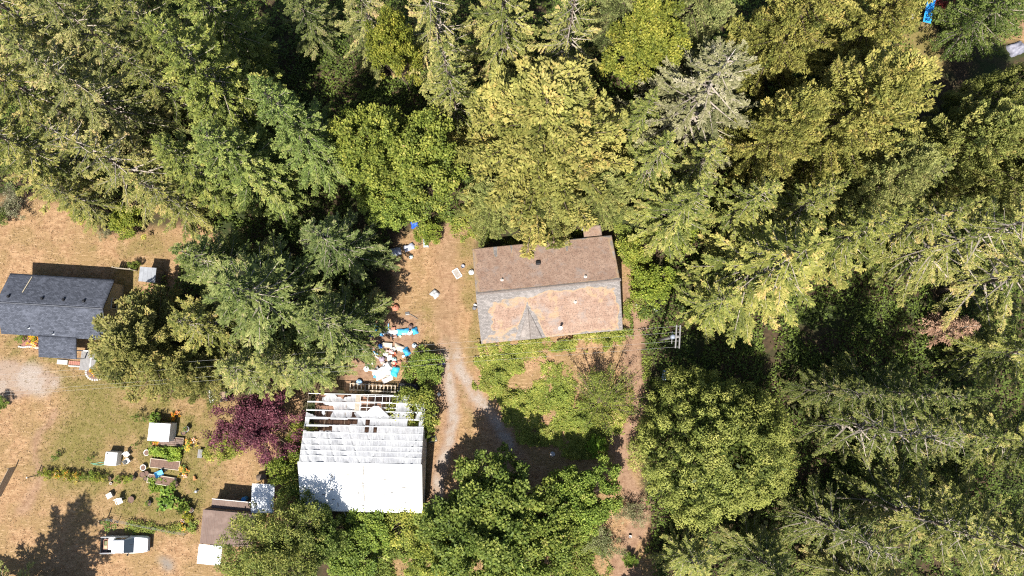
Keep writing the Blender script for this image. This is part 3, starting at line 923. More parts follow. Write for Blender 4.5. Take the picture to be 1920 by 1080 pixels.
for k, lab, px, py, rp, H, tint in TREES:
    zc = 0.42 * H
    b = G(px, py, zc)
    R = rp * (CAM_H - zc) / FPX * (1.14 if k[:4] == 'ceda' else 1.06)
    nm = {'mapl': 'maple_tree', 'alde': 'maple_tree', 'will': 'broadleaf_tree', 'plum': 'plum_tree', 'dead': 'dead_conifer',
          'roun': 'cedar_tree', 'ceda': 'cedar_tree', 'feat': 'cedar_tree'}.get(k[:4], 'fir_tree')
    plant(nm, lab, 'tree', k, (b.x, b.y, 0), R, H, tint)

SHRUBS = [
    ('shrub0', 'green hedge bush against the left side of the greenhouse', 540, 870, 36, 4.2, (1.15, 1.2, 0.9)),
    ('shrub1', 'green bush below the hedge bush, against the greenhouse corner', 560, 925, 36, 3.6, (0.95, 1.05, 0.9)),
    ('shrub1', 'olive bush growing over the upper left side of the greenhouse', 568, 815, 28, 3.2, (1.2, 1.15, 0.9)),
    ('shrub1', 'light green rounded bush left of the plum tree, by the garden', 422, 836, 32, 2.6, (1.25, 1.22, 0.95)),
    ('shrub0', 'dark green bush right of the scrap pile, above the greenhouse', 790, 692, 38, 2.0, (1.0, 1.12, 0.9)),
    ('shrub1', 'vine mass hanging over the upper right corner of the greenhouse', 780, 762, 44, 3.7, (1.05, 1.05, 0.9)),
    ('shrub0', 'narrow vine mass along the right side of the greenhouse', 800, 800, 22, 2.6, (1.0, 1.05, 0.9)),
    ('shrub0', 'bright green bush just below the white greenhouse roof', 690, 985, 45, 3.0, (1.05, 1.2, 0.9)),
    ('shrub1', 'olive bush at the lower right corner of the greenhouse', 770, 975, 48, 2.8, (1.2, 1.15, 0.9)),
    ('shrub0', 'green bush at the bottom edge below the greenhouse', 665, 1050, 48, 3.2, (0.95, 1.1, 0.9)),
    ('shrub0', 'small bright green round bush beside the dirt path', 1119, 839, 20, 1.9, (1.1, 1.5, 0.8)),
    ('shrub1', 'bush at the right wall of the brown-roofed house', 1190, 470, 36, 3.0, (1.25, 1.25, 0.9)),
    ('shrub0', 'bright bush between the brown-roofed house and the forest', 1228, 530, 42, 3.6, (1.25, 1.3, 0.85)),
    ('shrub0', 'bright bush under the fir, right of the house corner', 1260, 440, 40, 5.0, (1.35, 1.4, 0.85)),
    ('pale', 'pale grey shrub beside the dirt path at the bottom', 1185, 960, 32, 2.0, (1.1, 1.05, 0.85)),
    ('pale', 'pale dry shrub above the path shadow at the bottom', 1130, 1020, 38, 2.0, (0.95, 1.0, 0.7)),
    ('pale', 'grey heap of brush on the dry field', 198, 437, 18, 1.2, (1.2, 1.1, 1.0)),
    ('pale', 'grey twiggy shrub at the left edge above the dry field', 25, 385, 36, 2.4, (1.1, 1.05, 1.0)),
    ('shrub1', 'dark bush cut by the left edge of the dry field', 2, 405, 20, 2.2, (0.7, 0.8, 0.8)),
    ('shrub1', 'low bright bush at the forest edge above the dry field', 150, 398, 22, 1.6, (1.3, 1.3, 0.85)),
    ('shrub0', 'bright bush at the forest edge right of the brush heap', 240, 420, 34, 2.4, (1.35, 1.3, 0.9)),
    ('shrub1', 'bush beside the grey tarp shed behind the slate-roofed house', 252, 498, 10, 1.4, (0.9, 1.0, 0.8)),
    ('shrub0', 'bush over the right corner of the slate-roofed house deck', 192, 672, 12, 1.8, (0.9, 1.05, 0.85)),
    ('shrub0', 'green bush overhanging the black gap left of the brown driveway', 800, 440, 26, 2.4, (1.2, 1.25, 0.85)),
    ('shrub0', 'small green tuft at the dirt path near the path shadow', 1183, 1050, 14, 1.2, (1.0, 1.2, 0.85)),
    ('shrub1', 'low bush cut by the left edge beside the power lines', 0, 756, 16, 1.4, (0.8, 1.0, 0.8)),
]
for k, lab, px, py, rp, H, tint in SHRUBS:
    b = G(px, py, 0.5 * H)
    plant('vine_shrub' if 'vine' in lab else 'shrub', lab, 'shrub', k, (b.x, b.y, 0), rp * (CAM_H - 0.5 * H) / FPX, H, tint)

# the multi-stemmed, nearly bare shrub in front of the brown-roofed house
g = np.random.default_rng(77)
b = G(1126, 758)
o = thing('bare_shrub', 'nearly bare many-stemmed shrub fanning out in front of the brown-roofed house', 'shrub', (b.x, b.y, 0))
st = MB()
tw = []
for i in range(70):
    az = g.normal(1.45, 0.75) if i < 54 else g.uniform(0, 6.28)
    L = g.uniform(2.6, 6.8) * (1 if i < 54 else 0.6)
    sp = g.uniform(0.45, 1.0)
    t = np.linspace(0, 1, 6)
    d = np.array([math.cos(az) * sp, math.sin(az) * sp, g.uniform(0.5, 1.1)])
    P = d * (L * t)[:, None] + np.array([0, 0, -0.12]) * (L * t[:, None] ** 2) + g.normal(0, 0.05, (6, 3))
    P[0] = (g.normal(0, 0.12), g.normal(0, 0.12), -0.05)
    wood_tube(st, P, 0.055, 0.018, 4)
    for q in range(5):
        a = P[g.integers(2, 6)]
        e = a + unit(d + g.normal(0, 0.6, 3)) * g.uniform(0.4, 1.1)
        wood_tube(st, np.array([a, (a + e) / 2, e]), 0.016, 0.008, 3)
        tw.append(e)
        tw.append((a + e) / 2)
st.build('stems', BARK_D, o)
tw = np.array(tw)
k = np.repeat(np.arange(len(tw)), 14)
P = tw[k] + g.normal(0, 0.16, (len(k), 3))
V, F, lv = leaves(P, g.normal(0, 1, P.shape), np.array([0, 0, 1.0]) + g.normal(0, 0.5, P.shape), g.uniform(0.1, 0.2, len(k)), g.uniform(0.06, 0.1, len(k)), np.clip(g.normal(0.5, 0.2, len(k)), 0, 1))
link('leaves', np_mesh('leaves', V, F, {'lv': lv}), LM['bramble'], o)

# ------------------------------------------------------------------ ground cover nobody could count
def cover(name, label, cat, polys, n, hmax, leaf, leafm, seed, lvfn, up=0.45, hole=0.42, fs=0.5):
    g = np.random.default_rng(seed)
    Ps = []
    for poly in polys:
        pp = np.array(poly, float)
        w = [tuple(G(*q)[:2]) for q in poly]
        w = np.array(w)
        a = abs(np.sum(w[:, 0] * np.roll(w[:, 1], -1) - w[:, 1] * np.roll(w[:, 0], -1)) / 2)
        Ps.append((w, a))
    tot = sum(a for _, a in Ps)
    out = []
    for w, a in Ps:
        m = int(n * a / tot * 2.6)
        x = g.uniform(w[:, 0].min(), w[:, 0].max(), m)
        y = g.uniform(w[:, 1].min(), w[:, 1].max(), m)
        wx = x + (fbm(x * 0.6, y * 0.6, 3, seed) - 0.5) * 4.2
        wy = y + (fbm(x * 0.6 + 9, y * 0.6, 3, seed) - 0.5) * 4.2
        keep = (polymask(wx, wy, w, 0.9) > 0.15 + 0.7 * g.random(m)) & (fbm(x * fs, y * fs, 4, seed + 5) > hole + g.normal(0, 0.035, m))
        out.append(np.stack([x[keep], y[keep]], -1))
    xy = np.concatenate(out)
    n = len(xy)
    hf = np.clip((fbm(xy[:, 0] * fs, xy[:, 1] * fs, 4, seed + 5) - hole) * 3.2, 0.05, 1) * (0.55 + 0.9 * vn(xy[:, 0] * 1.7, xy[:, 1] * 1.7, seed))
    z = 0.03 + hmax * hf * (1 - 0.6 * g.random(n) ** 2)
    P = np.stack([xy[:, 0], xy[:, 1], z], -1)
    D = g.normal(0, 1, (n, 3)); D[:, 2] *= 0.5
    N = np.array([0, 0, 1.0]) + g.normal(0, up, (n, 3))
    V, F, lv = leaves(P, D, N, leaf[0] * g.uniform(0.6, 1.3, n), leaf[1] * g.uniform(0.7, 1.3, n), np.clip(lvfn(xy[:, 0], xy[:, 1], g, n), 0, 1))
    o = link(name, np_mesh(name, V, F, {'lv': lv}), LM[leafm])
    tag(o, label, cat)
    o.color = (1, 1, 1, 1)
    return kind(o, 'stuff')


def lv_b(x, y, g, n):
    return 0.22 + 0.62 * fbm(x * 0.35, y * 0.35, 3, 66) + g.normal(0, 0.12, n)


def lv_y(x, y, g, n):
    return 0.34 + 0.62 * fbm(x * 0.35, y * 0.35, 3, 66) + g.normal(0, 0.13, n)


cover('bramble_thicket', 'bramble thicket in front of and beside the brown-roofed house', 'brambles',
      [[(892, 645), (1000, 652), (1050, 690), (1070, 740), (1085, 800), (1060, 855), (985, 808), (930, 762), (886, 710)],
       [(1085, 760), (1172, 735), (1170, 800), (1130, 860), (1060, 850)],
       [(905, 640), (1165, 618), (1170, 645), (1000, 660), (905, 660)]],
      52000, 0.9, (0.20, 0.12), 'bramble', 301, lv_y, hole=0.40)
cover('roadside_brambles', 'brambles around the house back and the bottom greenhouse corner', 'brambles',
      [[(1150, 430), (1180, 420), (1240, 520), (1215, 600), (1190, 580), (1172, 520)],
       [(800, 420), (900, 390), (1180, 400), (1180, 436), (1000, 440), (900, 450), (870, 460)],
       [(640, 960), (800, 960), (1000, 1000), (1120, 1000), (1150, 1080), (1100, 1130), (620, 1130)],
       [(1163, 555), (1184, 560), (1186, 640), (1170, 645)], [(1206, 640), (1224, 640), (1215, 725), (1203, 700)], [(1164, 695), (1186, 720), (1182, 795), (1166, 790)],
       [(750, 720), (800, 700), (812, 730), (815, 800), (800, 830), (795, 760)]],
      46000, 0.9, (0.20, 0.12), 'bramble', 302, lv_b, hole=0.42)


def lv_shade(x, y, g, n):
    return 0.0 + 0.4 * fbm(x * 0.4, y * 0.4, 3, 61) + g.normal(0, 0.1, n)  # near-black leaf tone: the shade between the trees is put into the colour


cover('forest_undergrowth', 'ferny undergrowth, coloured dark for shade, between the forest trees', 'undergrowth',
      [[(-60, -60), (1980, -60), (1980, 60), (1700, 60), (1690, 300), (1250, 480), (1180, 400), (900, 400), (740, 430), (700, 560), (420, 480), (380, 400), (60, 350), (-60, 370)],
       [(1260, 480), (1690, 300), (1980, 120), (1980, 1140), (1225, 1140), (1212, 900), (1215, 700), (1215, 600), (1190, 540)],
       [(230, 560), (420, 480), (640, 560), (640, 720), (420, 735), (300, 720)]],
      120000, 1.3, (0.34, 0.17), 'bramble', 303, lv_shade, hole=0.33)


def grass(name, label, n, seed):
    g = np.random.default_rng(seed)
    x, y = g.uniform(-62, 30, n), g.uniform(-27, 22, n)
    px, py, op, gr, d, grv, ash = masks(x, y)
    dens = op * (1 - 0.8 * np.clip(d, 0, 1)) * (1 - 0.92 * np.clip(grv, 0, 1)) * (1 - ash) * (0.15 + 0.8 * fbm(x * 0.7, y * 0.7, 3, 71)) * (0.55 + 0.6 * gr)
    k = g.random(n) < dens
    x, y, gr = x[k], y[k], gr[k]
    n = len(x)
    P = np.stack([x, y, np.full(n, -0.03)], -1)
    D = g.normal(0, 0.8, (n, 3)); D[:, 2] = g.uniform(0.05, 0.55, n)
    N = g.normal(0, 0.6, (n, 3)) + np.array([0, 0, 0.6])
    lv = np.where(g.random(n) < gr * 1.0, g.uniform(0.78, 1.0, n), np.clip(0.1 + 0.6 * fbm(x * 0.9, y * 0.9, 3, 72) + g.normal(0, 0.14, n), 0, 0.74))
    V, F, lv = leaves(P, D, N, g.uniform(0.10, 0.30, n), g.uniform(0.03, 0.075, n), lv)
    o = link(name, np_mesh(name, V, F, {'lv': lv}), LM['straw'])
    tag(o, label, 'grass')
    o.color = (1, 1, 1, 1)
    kind(o, 'stuff')


grass('dry_grass', 'short dry grass over the field and yards', 330000, 401)

# ------------------------------------------------------------------ building materials
WHITE = mat('white_paint', (0.72, 0.71, 0.68), 0.5, 0.06, 2.0)
TRIM = mat('weathered_white', (0.62, 0.60, 0.55), 0.6, 0.12, 3.0)
SIDING = mat('beige_siding', (0.42, 0.37, 0.30), 0.75, 0.1, 2.0)
SIDING_B = mat('brown_siding', (0.24, 0.17, 0.12), 0.8, 0.15, 2.0)
GLASS = mat('dark_glass', (0.03, 0.04, 0.05), 0.08, 0.1, 1.0, spec=0.7)
BLACK = mat('black_plastic', (0.018, 0.018, 0.02), 0.5, 0.2, 3.0)
DKGREY = mat('dark_grey_metal', (0.08, 0.08, 0.085), 0.5, 0.2, 3.0)
GREYW = mat('grey_deck_wood', (0.23, 0.22, 0.215), 0.85, 0.18, 4.0, bump=0.3)
WOOD = mat('weathered_wood', (0.27, 0.215, 0.155), 0.85, 0.25, 4.0, bump=0.3)
WOODP = mat('pale_wood', (0.42, 0.36, 0.28), 0.85, 0.2, 4.0, bump=0.3)
GALV = mat('galvanised_metal', (0.42, 0.44, 0.46), 0.4, 0.15, 2.0, metal=0.5)
SOIL = mat('garden_soil', (0.16, 0.10, 0.075), 0.95, 0.3, 6.0, bump=0.8)
BRICK = mat('red_brick', (0.34, 0.15, 0.11), 0.85, 0.25, 5.0)
STONE = mat('pale_stone', (0.46, 0.43, 0.39), 0.85, 0.2, 4.0)
CONC = mat('concrete', (0.40, 0.385, 0.36), 0.9, 0.12, 3.0)


def shingle_mat(name, dark, light, course=0.16, tab=0.30, moss=False):
    """Laid shingle courses with single tabs of differing shade; with moss, fallen needles lie over them by the 'cover' attribute."""
    m, n, l, out = new_mat(name)
    tc = n.new('ShaderNodeTexCoord')
    br = n.new('ShaderNodeTexBrick')
    br.offset = 0.5
    br.inputs['Scale'].default_value = 1.0
    br.inputs['Brick Width'].default_value = tab
    br.inputs['Row Height'].default_value = course
    br.inputs['Mortar Size'].default_value = 0.012
    br.inputs['Color1'].default_value = (*dark, 1)
    br.inputs['Color2'].default_value = (*light, 1)
    br.inputs['Mortar'].default_value = (*[c * 0.55 for c in dark], 1)
    uv = n.new('ShaderNodeUVMap')
    l.new(uv.outputs[0], br.inputs[0])
    fine = noise(n, l, tc.outputs['Object'], 6.5, 4, 0.8)
    big = noise(n, l, tc.outputs['Object'], 0.7, 4)
    c = mixc(n, l, br.outputs[0], tuple(v * 0.55 for v in dark), contrast(n, l, fine, 0.5, 0.75))
    c = mixc(n, l, c, tuple(v * 1.35 for v in light), contrast(n, l, noise(n, l, tc.outputs['Object'], 13, 2, 0.7), 0.56, 0.78))
    c = mixc(n, l, c, tuple(v * 1.12 for v in light), contrast(n, l, big, 0.55, 0.75))
    h = fine
    if moss:
        a = n.new('ShaderNodeAttribute')
        a.attribute_name = 'cover'
        nd = noise(n, l, tc.outputs['Object'], 1.6, 8, 0.75)
        ad = n.new('ShaderNodeMath')
        ad.operation = 'ADD'
        l.new(a.outputs['Fac'], ad.inputs[0])
        l.new(nd, ad.inputs[1])
        f = contrast(n, l, ad.outputs[0], 0.84, 1.06)
        needles = mixc(n, l, (0.234, 0.148, 0.108), (0.333, 0.230, 0.172), contrast(n, l, noise(n, l, tc.outputs['Object'], 1.4, 5), 0.35, 0.68))
        needles = mixc(n, l, needles, (0.119, 0.083, 0.064), contrast(n, l, fine, 0.49, 0.64))
        needles = mixc(n, l, needles, (0.237, 0.199, 0.178), contrast(n, l, noise(n, l, tc.outputs['Object'], 0.5, 6, 0.7), 0.52, 0.68))
        needles = mixc(n, l, needles, (0.409, 0.317, 0.243), contrast(n, l, noise(n, l, tc.outputs['Object'], 17, 2, 0.7), 0.58, 0.8))
        needles = mixc(n, l, needles, (0.355, 0.241, 0.134), contrast(n, l, ad.outputs[0], 1.30, 0.90))
        c = mixc(n, l, c, needles, f)
    b = n.new('ShaderNodeBsdfPrincipled')
    b.inputs['Roughness'].default_value = 0.9
    b.inputs['Specular IOR Level'].default_value = 0.15
    l.new(c, b.inputs['Base Color'])
    bm = n.new('ShaderNodeBump')
    bm.inputs['Strength'].default_value = 0.6
    bm.inputs['Distance'].default_value = 0.03
    l.new(h, bm.inputs['Height'])
    l.new(bm.outputs[0], b.inputs['Normal'])
    l.new(b.outputs[0], out.inputs[0])
    return m


SLATE = shingle_mat('slate_shingles', (0.045, 0.050, 0.064), (0.095, 0.103, 0.128))
OLDROOF = shingle_mat('old_roof_shingles', (0.165, 0.15, 0.14), (0.25, 0.225, 0.21), moss=True)
OLDGREY = shingle_mat('bare_grey_shingles', (0.19, 0.165, 0.15), (0.28, 0.245, 0.22))


def slab(name, m, parent, A, B, C, D, step=0.25, th=0.12, zfn=None, cover=None):
    """A roof slope A-B (eave) D-C (ridge) as a fine grid with thickness, UV in metres along the slope."""
    A, B, C, D = map(Vector, (A, B, C, D))
    Lu, Lv = (B - A).length, (D - A).length
    nu, nv = max(2, int(Lu / step)), max(2, int(Lv / step))
    u, v = np.meshgrid(np.linspace(0, 1, nu + 1), np.linspace(0, 1, nv + 1))
    a, b, c, d = (np.array(q) for q in (A, B, C, D))
    uu, vv = u[..., None], v[..., None]
    P = a * (1 - uu) * (1 - vv) + b * uu * (1 - vv) + c * uu * vv + d * (1 - uu) * vv
    if zfn is not None:
        P[..., 2] += zfn(u, v)
    ii = np.arange(u.size).reshape(u.shape)
    F = np.stack([ii[:-1, :-1], ii[:-1, 1:], ii[1:, 1:], ii[1:, :-1]], -1).reshape(-1, 4)
    n = u.size
    rim = np.concatenate([ii[0, :-1], ii[:-1, -1], ii[-1, :0:-1], ii[:0:-1, 0]])
    rim2 = np.roll(rim, -1)
    W = np.stack([rim, rim + n, rim2 + n, rim2], -1)
    V = np.concatenate([P.reshape(-1, 3), P.reshape(-1, 3) - np.array([0, 0, th])])
    Fa = np.concatenate([F, F[:, ::-1] + n, W])
    cv = (cover(u, v) if cover is not None else np.zeros_like(u)).ravel()
    me = np_mesh(name, V, Fa, {'cover': np.concatenate([cv, cv])})
    uvl = me.uv_layers.new(name='UVMap')
    U = np.stack([u.ravel() * Lu, v.ravel() * Lv], -1)
    U = np.concatenate([U, U])[Fa.ravel()]
    uvl.data.foreach_set('uv', U.astype(np.float32).ravel())
    return link(name, me, m, parent)


def wall_window(parent, c, w, h, rz, name='window'):
    """window pane with a frame standing proud of the wall; c on the wall face, rz = outward direction"""
    M = Matrix.Translation(c) @ Matrix.Rotation(rz, 4, 'Z')
    f = MB()
    t = 0.07
    for (x, z, dx, dz) in ((0, h / 2, w + 2 * t, t), (0, -h / 2, w + 2 * t, t), (-w / 2 - t / 2, 0, t, h - t), (w / 2 + t / 2, 0, t, h - t), (0, 0, 0.04, h - t)):
        vs = MB().box((x, 0.03, z), (dx, 0.08, dz))
        f.add(vs.v, vs.f, M)
    fo = f.build(name, WHITE, parent)
    p = MB()
    q = MB().box((0, 0.015, 0), (w - 0.02, 0.03, h - 0.09))
    p.add(q.v, q.f, M)
    p.build('pane', GLASS, fo)
    return fo


def gable_house(name, label, c, rz, hl, hd, ze, zr, wallm, inset=0.45, ridge_y=0.0):
    o = thing(name, label, 'house', (c[0], c[1], 0), rz)
    wl_, wd = hl - inset, hd - inset
    k = (zr - ze) / hd
    zt = ze + k * inset - 0.13
    for (x, y, dx, dy) in ((0, wd, 2 * wl_, 0.15), (0, -wd, 2 * wl_, 0.15)):
        MB().box((x, y, zt / 2 - 0.05), (dx, dy, zt + 0.1)).build('wall', wallm, o)
    for s in (-1, 1):
        g_ = MB()
        poly = [(-wd + 0.08, -0.1), (wd - 0.08, -0.1), (wd - 0.08, zt), (0, zr - 0.16), (-wd + 0.08, zt)]
        M = Matrix.Translation((s * wl_, 0, 0)) @ Matrix.Rotation(rd(90), 4, 'Z') @ Matrix.Rotation(rd(90), 4, 'X')
        g_.prism(poly, -0.075, 0.075, M)
        g_.build('wall', wallm, o)
    return o


def vent_box(parent, p, s=0.28, h=0.16, m=None, name='roof_vent', rx=0):
    b = MB()
    b.cbox(p, (s, s * 1.1, h), 0.03, rx=rx)
    return b.build(name, m or DKGREY, parent)


def vent_pipe(parent, p, r=0.07, h=0.5, m=None, name='vent_pipe'):
    b = MB()
    b.lathe([(r * 2.2, 0), (r * 2.1, 0.05), (r, 0.1), (r, h), (r * 0.8, h), (r * 0.8, h - 0.1)], 12, p)
    return b.build(name, m or GALV, parent)


# ------------------------------------------------------------------ the brown-roofed house
HC = (4.0, 8.97)
house = gable_house('house', 'house with a gable roof covered in brown fallen needles', HC, rd(5.72), 8.05, 5.47, 2.7, 4.75, SIDING_B)


def cov_s(u, v):
    x, y = u * 16, v * 6
    w = (fbm(x * 0.5, y * 0.8, 4, 81) - 0.5) * 2.2
    c = np.ones_like(u)
    c = np.minimum(c, sstep(0.0, 0.7, (6 - y) + w * 0.45 - 0.30 - 0.45 * sstep(9, 0, x)))          # along the ridge
    c = np.minimum(c, sstep(0.0, 1.1, x + w * 1.5 - 0.55))                                        # left verge
    c = np.minimum(c, sstep(0.0, 0.6, (16 - x) + w * 0.5 - 0.2))                                 # right verge
    c = np.minimum(c, 0.45 + sstep(0.0, 0.7, y + w * 0.35))                               # along the eave
    c = np.minimum(c, 1 - 0.55 * sstep(0.52, 0.68, fbm(x * 0.4 + 3, y * 0.4, 4, 84)) * sstep(7, 3, x))
    dx = np.abs(x - 5.55)
    c = np.minimum(c, sstep(0.0, 0.5, dx - (3.9 - y) * 0.40 + w * 0.15))                         # beside the small gable
    c = c * (1 - 0.42 * sstep(0.55, 0.70, fbm(x * 0.8 + 11, y * 0.8, 4, 89)))
    return c * 0.9


def cov_n(u, v):
    x, y = u * 16, v * 6          # x runs east to west here
    c = np.ones_like(u)
    w = (fbm(x * 0.6, y * 0.8, 4, 86) - 0.5)
    for xs, wd_, ln in ((16 - 4.45, 0.34, 1.7), (16 - 10.7, 0.34, 1.5), (16 - 2.6, 0.5, 1.3)):
        c = np.minimum(c, np.maximum(sstep(0.3, 1.0, (np.abs(x - xs) + w * 0.5) / (wd_ * (1.15 - np.clip(y / ln, 0, 1)) + 1e-3)), sstep(ln - 0.3, ln + 0.2, y + w)))
    c = np.minimum(c, 0.3 + sstep(0, 0.4, y + w * 0.8))
    c = np.minimum(c, 0.45 + sstep(0.0, 0.8, np.minimum(x, 16 - x) + w))
    c = np.minimum(c, 0.2 + sstep(0.05, 0.35, 6 - y + w * 0.6))
    return c * 0.95


sag = lambda u, v: -0.10 * np.sin(u * math.pi) * (0.4 + 0.6 * v) * 0.5 + 0.03 * (vn(u * 9, v * 4, 5) - 0.5)
slope_s = slab('roof', OLDROOF, house, (-8.05, -5.47, 2.7), (8.05, -5.47, 2.7), (8.05, 0, 4.75), (-8.05, 0, 4.75), 0.12, 0.13, sag, cov_s)
slope_s['label'] = 'front roof slope with grey bare shingles along its ridge'
slope_n = slab('roof', OLDROOF, house, (8.05, 5.47, 2.7), (-8.05, 5.47, 2.7), (-8.05, 0.01, 4.75), (8.05, 0.01, 4.75), 0.12, 0.13, sag, cov_n)
slope_n['label'] = 'rear roof slope thick with brown needles'
rc = MB()
for i in range(46):
    x = -7.95 + i * 0.35
    zz = 4.75 - 0.10 * math.sin((x + 8.05) / 16.1 * math.pi) * 0.5
    rc.quad((x, -0.16, zz - 0.035), (x + 0.36, -0.16, zz - 0.025), (x + 0.36, 0, zz + 0.045), (x, 0, zz + 0.035), 0.015)
    rc.quad((x, 0, zz + 0.035), (x + 0.36, 0, zz + 0.045), (x + 0.36, 0.16, zz - 0.025), (x, 0.16, zz - 0.035), 0.015)
rc.build('ridge_cap', mat('dark_ridge', (0.16, 0.135, 0.12), 0.9, 0.3, 4), house)
# small entry gable on the front slope
gxx, gzr = -2.45, 3.92
gyt = -5.47 + (gzr - 2.7) / (2.05 / 5.47)
gp = MB()
gme = slab('entry_gable', OLDGREY, house, (gxx - 1.35, -5.50, 2.74), (gxx, -5.52, 3.18), (gxx, gyt, gzr + 0.06), (gxx - 0.02, gyt, gzr + 0.03), 0.2, 0.08)
slab('entry_gable', OLDGREY, house, (gxx, -5.52, 3.18), (gxx + 1.35, -5.50, 2.74), (gxx + 0.02, gyt, gzr + 0.03), (gxx, gyt, gzr + 0.06), 0.2, 0.08)
MB().tube([(gxx, -5.54, 3.20), (gxx, gyt + 0.05, gzr + 0.08)], 0.035, 6).build('gable_ridge', mat('dark_ridge', (0, 0, 0)), house)
MB().add([(gxx - 1.2, -5.48, 2.66), (gxx + 1.2, -5.48, 2.66), (gxx, -5.48, 3.12)], [(0, 1, 2)]).build('gable_face', SIDING_B, house)
# things on the roof
vb = MB()
vb.cbox((-0.75, 2.95, 3.75), (0.52, 0.42, 0.22), 0.04, rx=rd(-20))
vb.build('roof_vent', BLACK, house)
for (x, y) in ((-5.0, 1.35), (4.3, 0.75), (2.9, -1.9)):
    vent_pipe(house, (x, y, 4.75 - abs(y) * 0.375 - 0.04), 0.09, 0.26, STONE, 'vent_cap')
fl = MB()
fl.lathe([(0.24, 0.0), (0.22, 0.10), (0.12, 0.16), (0.12, 0.95), (0.17, 0.97), (0.17, 1.05), (0.02, 1.14)], 14, (1.0, -4.6, 3.0))
fl.build('flue', mat('white_flue', (0.72, 0.72, 0.70), 0.4, 0.05, 2), house)
for s in (-1, 1):
    MB().box((0, s * 5.44, 2.52), (16.0, 0.04, 0.16)).build('fascia', SIDING_B, house)
bp = slab('back_porch_roof', OLDROOF, house, (7.0, 6.9, 2.25), (4.9, 6.9, 2.25), (4.9, 5.35, 2.48), (7.0, 5.35, 2.48), 0.2, 0.1, None, lambda u, v: np.ones_like(u) * 0.8)
for x in (5.0, 6.9):
    MB().box((x, 6.8, 1.05), (0.1, 0.1, 2.3)).build('porch_post', TRIM, house)
for (x, y, r_) in ((-5, -5.1, 180), (3.5, -5.1, 180), (5.8, -5.1, 180), (-4, 5.1, 0), (2, 5.1, 0)):
    wall_window(house, (x, y, 1.5), 1.3, 1.0, rd(r_))
for s in (-1, 1):
    wall_window(house, (s * 7.68, 2.0, 1.5), 1.1, 1.0, rd(-90 * s))
dr = MB().box((gxx, -5.11, 1.0), (0.95, 0.07, 2.05)).build('door', mat('door_paint', (0.25, 0.22, 0.2), 0.6), house)
MB().lathe([(0.04, 0), (0.04, 0.06)], 8, (gxx + 0.36, -5.2, 1.0)).build('handle', GALV, dr)

# ------------------------------------------------------------------ the slate-roofed house
lh = gable_house('house', 'house with a clean slate-grey roof at the left edge', (-51.57, 6.96), rd(-3.5), 6.0, 3.47, 2.7, 4.2, SIDING)
for s, nm in ((-1, 'front'), (1, 'rear')):
    slab('roof', SLATE, lh, (s * -1 * -6.0 * -1 * s * s, 0, 0) if False else ((-6.0, -3.47, 2.7) if s < 0 else (6.0, 3.47, 2.7)), (6.0, -3.47, 2.7) if s < 0 else (-6.0, 3.47, 2.7),
         (6.0, 0, 4.2) if s < 0 else (-6.0, 0.01, 4.2), (-6.0, 0, 4.2) if s < 0 else (6.0, 0.01, 4.2), 0.3, 0.13)
slab('porch_roof', SLATE, lh, (-1.75, -5.82, 2.22), (2.55, -5.82, 2.22), (2.55, -3.40, 2.79), (-1.75, -3.40, 2.79), 0.3, 0.12)
MB().tube([(-6.0, 0, 4.22), (6.0, 0, 4.22)], 0.06, 6).build('ridge_cap', mat('slate_ridge', (0.10, 0.105, 0.12), 0.9), lh)
for x in (-4.9, -1.1, 1.3, 3.6):
    vent_box(lh, (x, 0.75, 4.0), 0.26, 0.2, BLACK, rx=rd(-23))
for x, y in ((-2.7, -2.6), (0.0, -3.1)):
    vent_pipe(lh, (x, y, 4.2 - abs(y) * 0.432 - 0.02), 0.07, 0.5, GALV)
MB().box((-3.45, 2.25, 3.30), (0.10, 2.1, 0.02), rx=rd(-23.4), rz=rd(-7)).build('flashing_strip', mat('tan_strip', (0.42, 0.36, 0.25), 0.8, 0.3, 5), lh)
for s in (-1, 1):
    MB().box((0, s * 3.44, 2.52), (11.9, 0.04, 0.16)).build('fascia', GREYW, lh)
for x in (-1.6, 2.4):
    MB().box((x, -5.7, 1.05), (0.12, 0.12, 2.2)).build('porch_post', WHITE, lh)
for (x, y, r_) in ((-4, -3.1, 180), (-2.6, -3.1, 180), (4.2, -3.1, 180), (-3, 3.1, 0), (0, 3.1, 0), (3, 3.1, 0)):
    wall_window(lh, (x, y, 1.6), 1.1, 1.0, rd(r_))
wall_window(lh, (5.63, 0.8, 1.6), 1.1, 1.0, rd(-90))
dr = MB().box((0.6, -3.12, 1.0), (0.95, 0.07, 2.05)).build('door', WHITE, lh)
MB().lathe([(0.04, 0), (0.04, 0.06)], 8, (0.95, -3.2, 1.0)).build('handle', DKGREY, dr)

p = G(170, 676)
dk = thing('deck', 'small grey wooden deck with white railing beside the slate-roofed house', 'deck', (p.x, p.y, 0), rd(-3.5))
kind(dk, 'thing')
for i in range(12):
    MB().box((-0.85 + i * 0.155, 0, 0.42), (0.145, 2.3, 0.04)).build('board', GREYW, dk)
MB().box((0, 0, 0.2), (1.75, 2.2, 0.36)).build('frame', GREYW, dk)
for (x, y) in ((-0.85, 1.1), (0, 1.1), (0.85, 1.1), (0.85, 0.2), (0.85, -0.7)):
    MB().box((x, y, 0.88), (0.09, 0.09, 0.9)).build('post', WHITE, dk)
MB().box((0, 1.1, 1.35), (1.85, 0.11, 0.06)).build('rail', WHITE, dk)
MB().box((0.85, 0.15, 1.352), (0.11, 1.78, 0.06)).build('rail', WHITE, dk)

